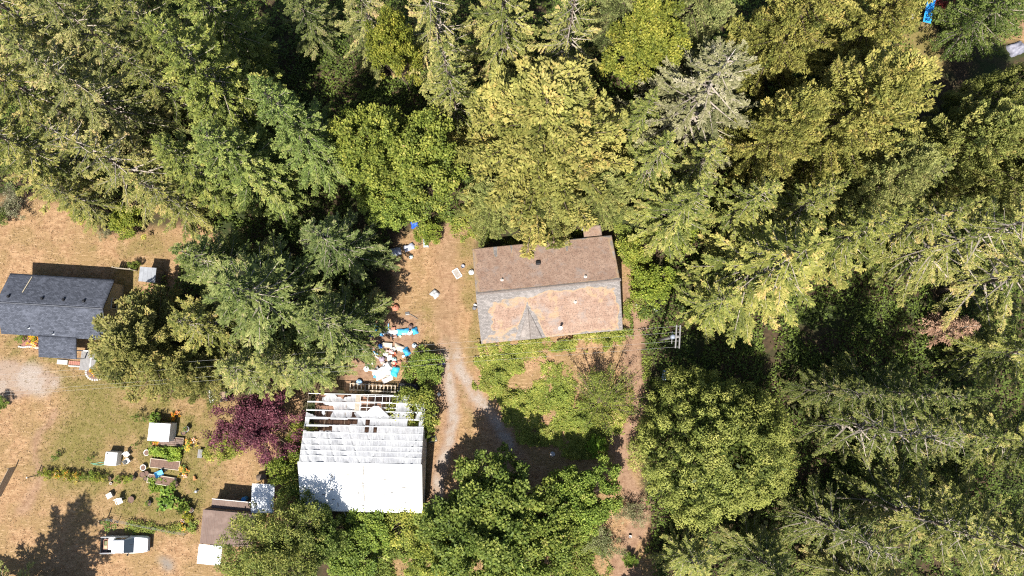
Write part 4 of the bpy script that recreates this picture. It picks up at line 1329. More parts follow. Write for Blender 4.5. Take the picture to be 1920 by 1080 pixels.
# flower beds, stones, pavers by the slate-roofed house
p = G(62, 641)
fb = thing('flower_bed', 'brick-red flower bed edged with pale stones in front of the slate-roofed house', 'flower bed', (p.x, p.y, 0), rd(-3))
MB().cbox((0, 0, 0.03), (2.6, 1.1, 0.1), 0.05).build('soil', mat('red_mulch', (0.26, 0.12, 0.09), 0.95, 0.3, 6, bump=0.6), fb)
R_ = random.Random(5)
stone_me = MB().cbox((0, 0, 0.07), (0.26, 0.2, 0.16), 0.05).mesh('stone')
stone_me.materials.append(STONE)
for i in range(13):
    s_ = link('stone', stone_me, None, fb, (-1.5 + i * 0.25, -0.62 - 0.05 * math.sin(i), 0))
    s_.rotation_euler = (0, 0, R_.uniform(-0.5, 0.5))
plant('flower_clump', 'big yellow flower clump in the bed at the slate-roofed house', 'flowers', 'bloom', tuple(G(68, 636)), 0.75, 0.8, (1.5, 1.3, 0.6))
plant('flower_clump', 'smaller green clump left of the yellow flower clump', 'flowers', 'small', tuple(G(42, 636)), 0.6, 0.7, (1, 1, 1))
p = G(133, 680)
pv = thing('brick_edging', 'red brick strip with white stones below the slate-roofed house porch', 'edging', (p.x, p.y, 0), rd(-4))
brick_me = MB().cbox((0, 0, 0.05), (0.20, 0.42, 0.1), 0.015).mesh('brick')
brick_me.materials.append(BRICK)
for i in range(8):
    link('brick', brick_me, None, pv, (-0.1 + i * 0.215, 0, 0))
for i in range(7):
    link('stone', stone_me, None, pv, (-0.1 + i * 0.25, -0.36, -0.02))
MB().cbox((-0.95, 0.0, 0.06), (1.25, 0.55, 0.14), 0.03).build('step', CONC, pv)
p = G(180, 700)
fb2 = thing('flower_bed', 'rounded stone-edged flower bed below the grey deck', 'flower bed', (p.x, p.y, 0))
MB().lathe([(1.1, -0.02), (1.05, 0.06), (0.7, 0.1)], 16, (0, 0.2, 0)).build('soil', SOIL, fb2)
for i in range(14):
    a = rd(170 + i * 14)
    link('stone', stone_me, None, fb2, (1.15 * math.cos(a), 0.2 + 0.95 * math.sin(a), -0.02)).rotation_euler = (0, 0, a)
plant('flower_clump', 'yellow flower clump in the rounded bed below the deck', 'flowers', 'bloom', (p.x - 0.2, p.y + 0.2, 0.05), 0.45, 0.6, (1.4, 1.2, 0.6))
plant('flower_clump', 'red flower clump in the rounded bed below the deck', 'flowers', 'bloom', (p.x + 0.55, p.y + 0.1, 0.05), 0.4, 0.5, (1.6, 0.7, 0.6))
p = G(203, 696)
o = thing('flower_pot', 'white pot at the tree foot by the rounded flower bed', 'pot', (p.x, p.y, 0))
MB().lathe([(0.14, 0), (0.2, 0.32), (0.18, 0.32), (0.16, 0.26)], 12).build('body', WHITE, o)

# sheds and fence behind the slate-roofed house
p = G(277, 515, 2)
ts = thing('garden_shed', 'small shed with a pale grey metal roof behind the slate-roofed house', 'shed', (p.x, p.y, 0), rd(-5))
for i in range(4):
    MB().box((-0.72 + i * 0.48, 0, 2.05), (0.47, 1.7, 0.035), rx=rd(4)).build('roof_panel', mat('dull_grey_metal', (0.23, 0.24, 0.26), 0.6, 0.15, 2), ts)
for (x, y, dx, dy) in ((0, 0.72, 1.7, 0.06), (0, -0.72, 1.7, 0.06), (-0.85, 0, 0.06, 1.4), (0.85, 0, 0.06, 1.4)):
    MB().box((x, y, 0.95), (dx, dy, 1.95)).build('wall', GREYW, ts)
p = G(240, 506)
fn = thing('wood_fence', 'short pale fence between the slate-roofed house and the small shed', 'fence', (p.x, p.y, 0), rd(-6))
for i in range(9):
    MB().box((-1.05 + i * 0.26, 0, 0.72), (0.24, 0.03, 1.45)).build('plank', WOODP, fn)
for i in (-1, 1):
    MB().box((i * 1.0, 0.06, 0.75), (0.09, 0.09, 1.6)).build('post', WOODP, fn)

# ------------------------------------------------------------------ the torn greenhouse
def film_mat():
    m, n, l, out = new_mat('greenhouse_film')
    tc = n.new('ShaderNodeTexCoord')
    mp = n.new('ShaderNodeMapping')
    mp.inputs['Scale'].default_value = (7.0, 0.6, 1)
    mp.inputs['Rotation'].default_value = (0, 0, rd(9))
    l.new(tc.outputs['Object'], mp.inputs[0])
    st = noise(n, l, mp.outputs[0], 1.3, 4, 0.65)
    cl = noise(n, l, tc.outputs['Object'], 1.1, 4)
    b = n.new('ShaderNodeBsdfPrincipled')
    l.new(mixc(n, l, (0.58, 0.59, 0.62), (0.86, 0.87, 0.88), contrast(n, l, cl, 0.3, 0.7)), b.inputs['Base Color'])
    b.inputs['Roughness'].default_value = 0.3
    bm = n.new('ShaderNodeBump')
    bm.inputs['Strength'].default_value = 0.9
    bm.inputs['Distance'].default_value = 0.12
    l.new(st, bm.inputs['Height'])
    l.new(bm.outputs[0], b.inputs['Normal'])
    tl = n.new('ShaderNodeBsdfTranslucent')
    tl.inputs[0].default_value = (0.5, 0.5, 0.5, 1)
    mx0 = n.new('ShaderNodeMixShader')
    mx0.inputs[0].default_value = 0.35
    l.new(b.outputs[0], mx0.inputs[1])
    l.new(tl.outputs[0], mx0.inputs[2])
    tr = n.new('ShaderNodeBsdfTransparent')
    mx = n.new('ShaderNodeMixShader')
    mr = n.new('ShaderNodeMapRange')
    mr.inputs[1].default_value, mr.inputs[2].default_value = 0.38, 0.66
    mr.inputs[3].default_value, mr.inputs[4].default_value = 0.97, 0.72
    l.new(st, mr.inputs[0])
    l.new(mr.outputs[0], mx.inputs[0])
    l.new(tr.outputs[0], mx.inputs[1])
    l.new(mx0.outputs[0], mx.inputs[2])
    l.new(mx.outputs[0], out.inputs[0])
    return m


FILM = film_mat()
WCOVER = mat('white_roof_cover', (0.82, 0.82, 0.80), 0.5, 0.04, 0.8)
PIPE = mat('white_pipe', (0.75, 0.75, 0.73), 0.4, 0.08, 2)
gh = thing('greenhouse', 'large greenhouse, lower roof half solid white, upper half torn clear plastic', 'greenhouse', (-16.43, -9.3, 0), rd(-1.3))
GX0, GX1, GYN, GYR, GYS, ZE, ZR = -6.6, 6.6, 6.35, -0.9, -6.25, 2.3, 4.4
MB().box((0, 0, 0.0), (12.9, 12.3, 0.05)).build('soil_floor', mat('brown_floor', (0.22, 0.125, 0.085), 0.95, 0.3, 2.5, bump=0.6), gh)
gz = lambda y: ZE + (ZR - ZE) * ((GYN - y) / (GYN - GYR) if y > GYR else (y - GYS) / (GYR - GYS))
pyl = [6.35, 5.45, 4.55, 3.75, 2.95, 2.2, 1.5, 0.85, 0.3, -0.25]
for y in pyl:
    MB().tube([(GX0, y, gz(y) + 0.055), (-2, y, gz(y) + 0.045), (2, y, gz(y) + 0.05), (GX1, y, gz(y) + 0.055)], 0.035, 6).build('purlin', PIPE, gh)
for i in range(7):
    x = GX0 + i * 2.2
    MB().tube([(x, GYN, ZE - 0.1), (x, GYR, ZR - 0.1), (x, GYS, ZE - 0.1)], 0.022, 6).build('rafter', WOOD, gh)
for x in (GX0, -2.2, 2.2, GX1):
    for y in (GYN, 2.7, GYR, -3.5, GYS):
        MB().tube([(x, y, -0.05), (x, y, gz(y) - 0.03)], 0.045, 6).build('post', WOODP, gh)
# clear film, one sheet for each bay; holes torn in it
for bi in range(len(pyl)):
    y0 = pyl[bi]
    y1 = pyl[bi + 1] if bi + 1 < len(pyl) else GYR
    if bi < 2:
        spans = [(GX0, -0.75 if bi == 0 else -0.55), (3.35, GX1)]
    else:
        spans = [(GX0, GX1)]
    for (xa, xb) in spans:
        nu, nv = int((xb - xa) / 0.08), max(6, int((y0 - y1) / 0.08))
        u, v = np.meshgrid(np.linspace(xa, xb, nu + 1), np.linspace(0, 1, nv + 1))
        y = y0 + (y1 - y0) * v
        z = ZE + (ZR - ZE) * (GYN - y) / (GYN - GYR) + 0.05
        sg = 0.006 + 0.012 * vn(u * 0.5, y * 0, 91 + bi)
        sg = np.where(y0 > 3.5, sg * 6.0, sg)
        z = z - sg * np.sin(v * math.pi) + 0.07 * (fbm(u * 2.6 + y * 0.9, y * 0.35, 3, 92) - 0.5) - 0.11 * sstep(0.07, 0.0, np.abs(vn(u * 1.1 - y * np.where(u > 0.8, 0.55, -0.5), y * 0.12, 97) - 0.5))
        c = fbm(u * 0.75, y * 0.9 + 5, 3, 95)
        hole = np.zeros_like(u, bool)
        left = sstep(1.0, -4.5, u)
        if bi == 0: hole = (c + 0.12 * left > 0.60)
        elif bi == 1: hole = (c + 0.16 * left > 0.64)
        elif bi == 2: hole = (c + 0.10 * left > 0.66)
        elif bi == 3: hole = (u < -0.7) & (np.abs(v - 0.52 + 0.2 * (c - 0.5)) < 0.40) & (vn(u * 1.1, 0 * u, 96) > 0.16)
        elif bi == 4: hole = (u < -3.4) & (np.abs(v - 0.5) < 0.38 + 0.2 * (c - 0.5))
        if bi in (3, 4): hole |= ((np.abs(u - 0.4) < 0.28) | (np.abs(u - (1.3 if bi == 4 else 5.4)) < 0.25 + (bi == 3) * 0.4)) & (np.abs(v - 0.5) < 0.42)
        hole &= (v > 0.05) & (v < 0.95) if bi > 0 else (v < 0.96)
        ii = np.arange(u.size).reshape(u.shape)
        F = np.stack([ii[:-1, :-1], ii[1:, :-1], ii[1:, 1:], ii[:-1, 1:]], -1)
        F = F[~(hole[:-1, :-1] & hole[1:, 1:])].reshape(-1, 4)
        link('film_sheet', np_mesh('film_sheet', np.stack([u, y, z], -1).reshape(-1, 3), F, None, True), FILM, gh)
# a torn flap bunched over the open bay
u, v = np.meshgrid(np.linspace(0, 1, 26), np.linspace(0, 1, 14))
fx = 1.2 + (u - 0.5) * (0.6 + 3.3 * v)
fy = 5.15 - 1.5 * v
fz = gz(4.6) + 0.30 * (1 - v) + 0.10 * np.sin(u * 22) * v + 0.05
ii = np.arange(u.size).reshape(u.shape)
link('torn_flap', np_mesh('torn_flap', np.stack([fx, fy, fz], -1).reshape(-1, 3), np.stack([ii[:-1, :-1], ii[1:, :-1], ii[1:, 1:], ii[:-1, 1:]], -1).reshape(-1, 4), None, True), FILM, gh)
# exposed bay frame
for y in (6.2, 5.55, 4.95):
    MB().tube([(-0.7, y, gz(y) + 0.02), (3.4, y, gz(y) + 0.02)], 0.04, 6).build('lath', PIPE, gh)
for i in range(6):
    x = -0.7 + i * 0.82
    MB().tube([(x, 6.35, ZE + 0.02), (x, 4.6, gz(4.6) + 0.02)], 0.03, 5).build('lath', PIPE, gh)
MB().box((-1.0, 5.4, gz(5.4) + 0.02), (0.5, 1.9, 0.03), rx=rd(-16)).build('tan_board', WOODP, gh)
# lower roof half: two solid white sheets that overlap at a seam
for (xa, xb, zo) in ((GX0 - 0.15, 0.35, 0.06), (0.30, GX1 + 0.12, 0.085)):
    slab('roof_sheet', WCOVER, gh, (xa, GYS - 0.2, ZE + zo - 0.06), (xb, GYS - 0.2, ZE + zo - 0.06), (xb, GYR + 0.02, ZR + zo), (xa, GYR + 0.02, ZR + zo), 0.25, 0.03, lambda u, v: 0.02 * (vn(u * 7, v * 5, 7) - 0.5))
rr = random.Random(12)
tear = mat('tear_grey', (0.25, 0.24, 0.22), 0.9, 0.3, 4)
for i in range(46):
    a = rr.choice([0, 1, 2])
    x, y = (rr.uniform(-5, 6), rr.uniform(-6, -1.6)) if a else (0.33 + rr.uniform(-0.05, 0.05), rr.uniform(-5.8, -1.2))
    sx, sy = (rr.uniform(0.06, 0.13), rr.uniform(0.2, 0.8)) if a != 1 else (rr.uniform(0.1, 0.45), rr.uniform(0.06, 0.14))
    zz = ZE + (ZR - ZE) * (y - GYS + 0.2) / (GYR - GYS + 0.2) + 0.075 + (0.028 if x > 0.28 else 0)
    MB().box((x, y, zz), (sx, sy, 0.012), rx=rd(21)).build('tear', tear, gh)
WALLF = mat('milky_wall_film', (0.62, 0.60, 0.57), 0.5, 0.2, 1.5)
for s, xx in ((-1, GX0 - 0.03), (1, GX1 + 0.03)):
    pts = [(GYS, 0), (GYR, 0), (GYR, ZR - 0.06), (GYS, ZE - 0.06)]
    MB().quad(*[(xx, y, z) for y, z in pts], 0.01).build('end_wall', WALLF, gh)
    MB().quad(*[(xx, y, z) for y, z in [(GYR + 0.03, 0), (2.6, 0), (2.6, gz(2.6) - 0.06), (GYR + 0.03, ZR - 0.07)]], 0.01).build('end_wall', FILM, gh)
MB().quad((GX0, GYS - 0.02, 0), (GX1, GYS - 0.02, 0), (GX1, GYS - 0.02, ZE - 0.08), (GX0, GYS - 0.02, ZE - 0.08), 0.01).build('side_wall', WALLF, gh)
# a long bench frame of trays lying just above the greenhouse
p = G(700, 727)
pl = thing('pallet_rack', 'long brown wooden rack lying above the torn greenhouse end', 'rack', (p.x, p.y, 0), rd(-3))
for y in (-0.35, 0.35):
    MB().box((0, y, 0.3), (5.4, 0.09, 0.12)).build('beam', WOODP, pl)
for i in range(13):
    MB().box((-2.6 + i * 0.433, 0, 0.38), (0.10, 0.9, 0.04)).build('slat', WOODP, pl)
for x in (-2.6, 2.6):
    MB().box((x, 0, 0.1), (0.12, 0.8, 0.3)).build('leg', WOOD, pl)
p = G(765, 726, 1)
cv_ = thing('dark_cover', 'black sheeted crate at the upper right corner of the greenhouse', 'crate', (p.x, p.y, 0), rd(-4))
MB().cbox((0, 0, 0.4), (2.3, 0.9, 0.8), 0.12).build('sheet', BLACK, cv_)
MB().box((0, -0.5, 0.85), (2.4, 0.08, 0.08)).build('bar', GALV, cv_)

# ------------------------------------------------------------------ brown shed and lean-tos
BROWNMETAL = mat('brown_metal_roof', (0.145, 0.098, 0.078), 0.55, 0.14, 2.0, col2=(0.19, 0.135, 0.11))
CORR = mat('white_corrugated', (0.70, 0.72, 0.74), 0.45, 0.08, 1.2, col2=(0.58, 0.60, 0.63))


def corrugated(parent, name, m, c, w, d, z0, z1, along_x=True, pitch=0.2, amp=0.025):
    """One corrugated sheet centred at c, w by d, sloping from z0 (south) to z1 (north)."""
    n = max(4, int((w if not along_x else d) / pitch)) * 4
    ts = np.linspace(0, 1, n + 1)
    V, F = [], []
    for i, t in enumerate(ts):
        wv = amp * math.cos(t * n / 4 * 2 * math.pi)
        for e in (0, 1):
            if along_x:
                x, y = c[0] + (e - 0.5) * w, c[1] + (t - 0.5) * d
            else:
                x, y = c[0] + (t - 0.5) * w, c[1] + (e - 0.5) * d
            V.append((x, y, z0 + (z1 - z0) * ((y - c[1]) / d + 0.5) + wv))
    for i in range(n):
        F.append((2 * i, 2 * i + 1, 2 * i + 3, 2 * i + 2) if along_x else (2 * i, 2 * i + 2, 2 * i + 3, 2 * i + 1))
    k = len(V)
    V += [(x, y, z - 0.02) for x, y, z in V]
    F += [tuple(q + k for q in f[::-1]) for f in F]
    b = MB()
    b.add(V, F)
    return b.build(name, m, parent)


sh = thing('shed', 'brown metal-roofed shed under the grey-leaved tree at the bottom', 'shed', (-31.2, -17.5, 0), rd(-5.2))
for i in range(8):
    corrugated(sh, 'roof_panel', BROWNMETAL, (-2.52 + i * 0.72, 0.0), 0.715, 3.7, 2.35, 2.75, False, 0.24, 0.018)
for i in range(7):
    corrugated(sh, 'lower_roof_panel', BROWNMETAL, (-1.95 + i * 0.715, 2.42), 0.71, 0.95, 2.05, 2.12, False, 0.24, 0.015)
MB().box((0.15, 2.92, 2.02), (4.95, 0.06, 0.2)).build('white_fascia', WHITE, sh)
for (x, y, dx, dy, h) in ((0, 1.86, 5.5, 0.08, 2.6), (0, -1.75, 5.5, 0.08, 2.2), (-2.75, 0.05, 0.08, 3.5, 2.25), (2.75, 0.05, 0.08, 3.5, 2.25)):
    MB().box((x, y, h / 2), (dx, dy, h)).build('wall', SIDING_B, sh)
for x in (-2.2, 0.1, 2.4):
    MB().box((x, 2.8, 0.98), (0.09, 0.09, 2.0)).build('post', WOOD, sh)
l2 = thing('lean_to', 'white corrugated lean-to roof at the upper right of the brown shed', 'lean-to', (-27.55, -14.3, 0), rd(-1))
for i in range(4):
    corrugated(l2, 'roof_panel', CORR, (0, -1.18 + i * 0.79), 2.5, 0.785, 2.30 + i * 0.03, 2.33 + i * 0.03, True, 0.16, 0.03)
for x in (-1.1, 1.1):
    for y in (-1.4, 1.4):
        MB().box((x, y, 1.1), (0.09, 0.09, 2.25)).build('post', WOOD, l2)
l3 = thing('lean_to', 'white panelled lean-to roof below the brown shed at the bottom edge', 'lean-to', (-33.2, -20.35, 0), rd(-5))
for i in range(5):
    for j in range(3):
        MB().box((-1.02 + i * 0.51, -0.7 + j * 0.7, 2.1 + j * 0.035), (0.5, 0.69, 0.025), rx=rd(3)).build('roof_panel', CORR, l3)
for i in range(6):
    MB().box((-1.27 + i * 0.51, 0, 2.13), (0.035, 2.1, 0.05), rx=rd(3)).build('batten', GALV, l3)
for x in (-1.15, 1.15):
    for y in (-0.95, 0.95):
        MB().box((x, y, 1.0), (0.09, 0.09, 2.05)).build('post', WOOD, l3)


def barrel(label, px, py, m, r=0.29, h=0.88, lid=None):
    p = G(px, py, h * 0.5)
    o = thing('barrel', label, 'barrel', (p.x, p.y, 0))
    MB().lathe([(r * 0.93, -0.02), (r, 0.05), (r * 0.97, h * 0.3), (r, h * 0.33), (r * 0.97, h * 0.36), (r * 0.97, h * 0.63), (r, h * 0.66), (r, h * 0.95), (r * 0.92, h)], 18).build('body', m, o, True)
    MB().lathe([(r * 0.94, h), (r * 0.94, h + 0.02), (r * 0.85, h + 0.015)], 18).build('lid', lid or m, o)
    return o


BLUEP = mat('blue_plastic', (0.03, 0.16, 0.42), 0.4, 0.12, 2)
barrel('round blue barrel in the shade behind the brown shed', 459, 936, mat('blue_barrel', (0.09, 0.36, 0.75), 0.4, 0.1, 2))
p = G(494, 893)
lg = thing('log', 'brown sawn log lying beside the hedge near the white corrugated lean-to', 'log', (p.x, p.y, 0), rd(12))
MB().tube([(-0.55, 0, 0.34), (0, 0.03, 0.36), (0.55, 0, 0.34)], [0.36, 0.37, 0.34], 12).build('trunk', BARK_D, lg)
MB().tube([(-0.565, 0, 0.34), (-0.55, 0, 0.34)], [0.30, 0.31], 12).build('cut_end', WOODP, lg)

# ------------------------------------------------------------------ white pickup
tk = thing('pickup_truck', 'white pickup truck parked on the dry grass, load in its bed', 'truck', (-43.33, -19.62, 0), rd(0.5))
TW = mat('truck_white', (0.80, 0.80, 0.80), 0.25, 0.02, 1.0, spec=0.5)


def hull(sections, m, name, parent, smooth=False):
    """sections: list of (x, half width bottom, half width top, z bottom, z top, chamfer)"""
    b = MB()
    rings = []
    for (x, wb, wt, z0, z1, c) in sections:
        rings.append([(x, -wb, z0), (x, wb, z0), (x, (wb + wt) / 2 + 0.01, (z0 + z1) / 2), (x, wt, z1 - c), (x, wt - c * 0.45, z1 - c * 0.35), (x, wt - c * 1.3, z1), (x, -wt + c * 1.3, z1), (x, -wt + c * 0.45, z1 - c * 0.35), (x, -wt, z1 - c), (x, -(wb + wt) / 2 - 0.01, (z0 + z1) / 2)])
    n = 10
    vs = [v for r in rings for v in r]
    fs = []
    for i in range(len(rings) - 1):
        fs += [(i * n + k, i * n + (k + 1) % n, (i + 1) * n + (k + 1) % n, (i + 1) * n + k) for k in range(n)]
    fs += [tuple(range(n))[::-1], tuple(range((len(rings) - 1) * n, len(rings) * n))]
    b.add(vs, fs)
    return b.build(name, m, parent, smooth)


hull([(-1.0, 0.90, 0.88, 0.42, 1.02, 0.06), (0.6, 0.91, 0.89, 0.42, 1.04, 0.08), (1.25, 0.91, 0.88, 0.42, 1.05, 0.10), (1.9, 0.90, 0.85, 0.42, 1.0, 0.12), (2.35, 0.86, 0.78, 0.42, 0.92, 0.14), (2.58, 0.74, 0.64, 0.46, 0.82, 0.14)], TW, 'body', tk, False)
hull([(-0.98, 0.84, 0.66, 1.0, 1.60, 0.08), (-0.85, 0.85, 0.69, 1.0, 1.66, 0.09), (0.15, 0.86, 0.69, 1.0, 1.66, 0.09), (0.30, 0.86, 0.68, 1.0, 1.63, 0.08), (0.34, 0.86, 0.67, 1.0, 1.60, 0.07)], TW, 'cab', tk)
ws = MB()
ws.quad((0.33, -0.70, 1.56), (1.18, -0.80, 1.06), (1.18, 0.80, 1.06), (0.33, 0.70, 1.56), 0.02)
ws.build('windshield', GLASS, tk)
for s in (-1, 1):
    MB().add([(0.33, s * 0.70, 1.56), (1.18, s * 0.80, 1.055), (0.33, s * 0.855, 1.03)], [(0, 1, 2)]).build('pillar', TW, tk)
    MB().quad((-0.75, s * 0.845, 1.08), (-0.05, s * 0.855, 1.08), (-0.05, s * 0.745, 1.52), (-0.75, s * 0.735, 1.50)).build('side_window', GLASS, tk)
    MB().quad((0.02, s * 0.858, 1.08), (0.50, s * 0.868, 1.08), (0.30, s * 0.745, 1.50), (0.02, s * 0.748, 1.52)).build('side_window', GLASS, tk)
    mo = MB()
    mo.cbox((0.55, s * 1.0, 1.12), (0.14, 0.22, 0.2), 0.04)
    mo.build('mirror', BLACK, tk)
    MB().cbox((2.44, s * 0.62, 0.78), (0.24, 0.22, 0.14), 0.04).build('headlight', GALV, tk)
    MB().box((-2.6, s * 0.80, 0.75), (0.05, 0.14, 0.3)).build('tail_light', mat('red_lens', (0.45, 0.02, 0.02), 0.3), tk)
    MB().cbox((-1.80, s * 0.87, 0.74), (1.62, 0.09, 0.62), 0.03).build('bed_side', TW, tk)
    for x in (-1.75, 1.75):
        w_ = MB()
        Mw = Matrix.Translation((x, s * 0.78, 0.36)) @ Matrix.Rotation(rd(90), 4, 'X')
        w_.lathe([(0.2, -0.11), (0.34, -0.11), (0.37, -0.07), (0.37, 0.07), (0.34, 0.11), (0.2, 0.11)], 20, M=Mw)
        wo_ = w_.build('wheel', BLACK, tk, True)
        MB().lathe([(0.21, -0.115), (0.19, 0.115)], 16, M=Mw).build('rim', GALV, wo_)
MB().cbox((-2.58, 0, 0.74), (0.08, 1.70, 0.58), 0.03).build('tailgate', DKGREY, tk)
MB().box((-1.80, 0, 0.52), (1.55, 1.64, 0.06)).build('bed_floor', DKGREY, tk)
MB().cbox((-2.66, 0, 0.48), (0.14, 1.66, 0.16), 0.03).build('bumper', DKGREY, tk)
MB().cbox((2.60, 0, 0.50), (0.16, 1.5, 0.20), 0.05).build('bumper', DKGREY, tk)
MB().box((2.28, 0, 0.905), (0.05, 1.05, 0.02), ry=rd(14)).build('hood_gap', BLACK, tk)
MB().quad((-1.0, -0.6, 1.12), (-1.0, 0.6, 1.12), (-0.995, 0.52, 1.48), (-0.995, -0.52, 1.48), 0.012).build('rear_window', GLASS, tk)
MB().box((0.95, 0.12, 1.205), (0.34, 0.03, 0.015), ry=rd(30)).build('wiper', BLACK, tk)
o = thing('load_box', 'white flat load lying in the pickup bed behind the cab', 'box', (-43.33 - 1.42, -19.5, 0.55), 0)
MB().cbox((0, 0, 0.2), (0.72, 1.25, 0.42), 0.05).build('body', WHITE, o)
o = thing('wooden_crate', 'tan wooden crate in the pickup bed by the tailgate', 'crate', (-43.33 - 2.07, -19.55, 0.55), 0)
for s in (-1, 1):
    MB().box((s * 0.22, 0, 0.19), (0.04, 1.0, 0.38)).build('side', mat('rust_wood', (0.36, 0.20, 0.14), 0.8), o)
    MB().box((0, s * 0.5, 0.19), (0.40, 0.04, 0.38)).build('side', mat('rust_wood', (0, 0, 0)), o)
MB().box((0, -0.3, 0.2), (0.38, 0.36, 0.3)).build('filling', mat('tan_card', (0.45, 0.33, 0.20), 0.8), o)
MB().box((0, 0.12, 0.16), (0.38, 0.42, 0.24)).build('filling', mat('olive_cloth', (0.17, 0.17, 0.09), 0.9), o)

# ------------------------------------------------------------------ utility pole and wires
p0, p1 = G(1233, 637), G(1272, 631, 10.8)
up = thing('utility_pole', 'grey utility pole with double crossarm in the shade right of the house', 'utility pole', (p0.x, p0.y, 0))
tp = Vector((p1.x - p0.x, p1.y - p0.y, 10.8))
PW = mat('pole_wood', (0.20, 0.19, 0.18), 0.85, 0.15, 3)  # wood tone lowered to stand in for shade on the pole
MB().tube([(0, 0, -0.1), tuple(tp * 0.5), tuple(tp)], [0.19, 0.16, 0.13], 12).build('pole', PW, up, True)
arm_dir = Vector((0.08, 1.0, 0)).normalized()
for s in (-1, 1):
    off = Vector((1, -0.08, 0)).normalized() * 0.19 * s
    c = tp + Vector((0, 0, -0.25)) + off
    MB().box(tuple(c), (0.13, 2.35, 0.13), rz=rd(-4.6)).build('crossarm', PW, up)
tc_ = tp * 0.92 + Vector((-0.42, 0, 0))
MB().lathe([(0.05, -0.5), (0.24, -0.48), (0.25, 0.3), (0.2, 0.4), (0.05, 0.45)], 14, tuple(tc_)).build('transformer', mat('transformer_grey', (0.22, 0.25, 0.30), 0.4), up, True)  # transformer darkened too, shade put into its grey
MB().box(tuple(tp * 0.72), (0.08, 1.3, 0.08), rz=rd(-4.6)).build('lower_arm', PW, up)
WIRE = mat('wire_metal', (0.36, 0.36, 0.34), 0.4, 0.1, 1)
ends = []
for k_, a in enumerate((-1.05, -0.45, 0.45, 1.05)):
    q = tp + Vector((0, 0, -0.06)) + arm_dir * a
    MB().lathe([(0.03, -0.12), (0.06, -0.02), (0.04, 0.06), (0.055, 0.1), (0.02, 0.14)], 10, tuple(q)).build('insulator', DKGREY, up)
    ends.append(Vector((p0.x, p0.y, 0)) + q + Vector((0, 0, 0.12)))
WL = ['lowest', 'second lowest', 'second highest', 'topmost']
for k_, e in enumerate(ends):
    far = G(-330, 745 + (1.5 - k_) * 13 + (8 if k_ == 1 else 0), 9.6)
    pts = []
    for i in range(25):
        t = i / 24
        q = e.lerp(far, t)
        q.z -= 1.6 * 4 * t * (1 - t)
        pts.append(tuple(q))
    w = MB().tube(pts[::-1], 0.006, 5)
    tag(w.build('power_line', WIRE), f'{WL[k_]} of four thin power lines running left from the utility pole', 'power line', 'overhead power lines')
p = G(1245, 703)
pt = thing('gas_tank', 'pale blue-white rounded tank lying in the shade above the rounded cedar', 'tank', (p.x, p.y, 0), rd(80))
MB().tube([(-0.62, 0, 0.42), (-0.55, 0, 0.42), (-0.42, 0, 0.42), (0.42, 0, 0.42), (0.55, 0, 0.42), (0.62, 0, 0.42)], [0.06, 0.2, 0.32, 0.32, 0.2, 0.06], 16).build('body', mat('tank_blue', (0.42, 0.55, 0.75), 0.4), pt, True)
MB().lathe([(0.12, 0), (0.12, 0.16), (0.02, 0.2)], 12, (0.28, 0, 0.70)).build('valve_cover', BLACK, pt)
for x in (-0.35, 0.35):
    MB().box((x, 0, 0.06), (0.1, 0.5, 0.24)).build('foot', CONC, pt)

# ------------------------------------------------------------------ the vegetable garden
p = G(311, 808)
tn = thing('garden_tent', 'white fabric garden tent with a hipped top beside the raised beds', 'tent', (p.x, p.y, 0), rd(-3))
TENT = mat('tent_fabric', (0.74, 0.75, 0.76), 0.6, 0.05, 1.5)
tw_, td_, th_ = 1.2, 1.0, 1.55
rf = MB()
apx = [(-0.25, 0.0, th_ + 0.42), (0.35, 0.0, th_ + 0.40)]
cs = [(-tw_, -td_, th_), (tw_, -td_, th_), (tw_, td_, th_), (-tw_, td_, th_)]
rf.add(cs + apx, [(0, 1, 5, 4), (1, 2, 5), (2, 3, 4, 5), (3, 0, 4)])
rf.build('roof', TENT, tn)
for (a, b_) in ((0, 1), (1, 2), (2, 3), (3, 0)):
    A, B = Vector(cs[a]), Vector(cs[b_])
    MB().quad(tuple(A * 1 - Vector((0, 0, th_))), tuple(B - Vector((0, 0, th_))), tuple(B), tuple(A)).build('wall', TENT, tn)
for c_ in cs:
    MB().tube([(c_[0] * 0.985, c_[1] * 0.985, 0), (c_[0] * 0.985, c_[1] * 0.985, th_)], 0.02, 6).build('pole', GALV, tn)

p = G(217, 858)
wt = thing('storage_cube', 'boxy white container with a small dark cap, green hose at its left', 'container', (p.x, p.y, 0), rd(-4))
MB().cbox((0, 0, 0.52), (1.35, 1.5, 1.0), 0.07).build('body', WHITE, wt)
MB().lathe([(0.09, 0), (0.09, 0.05), (0.05, 0.06)], 10, (-0.45, 0.5, 1.02)).build('cap', DKGREY, wt)
MB().box((0, 0, 0.03), (1.4, 1.55, 0.1)).build('pallet', WOOD, wt)
hs = MB()
pts = [G(206, 866), G(198, 868), G(188, 867), G(178, 869), G(170, 868), G(176, 871), G(190, 872), G(199, 869), G(203, 862)]
hs.tube([(q.x, q.y, 0.03) for q in pts], 0.028, 6)
tag(hs.build('garden_hose', mat('green_hose', (0.22, 0.50, 0.34), 0.5)), 'pale green garden hose looping on the lawn left of the white container', 'hose')


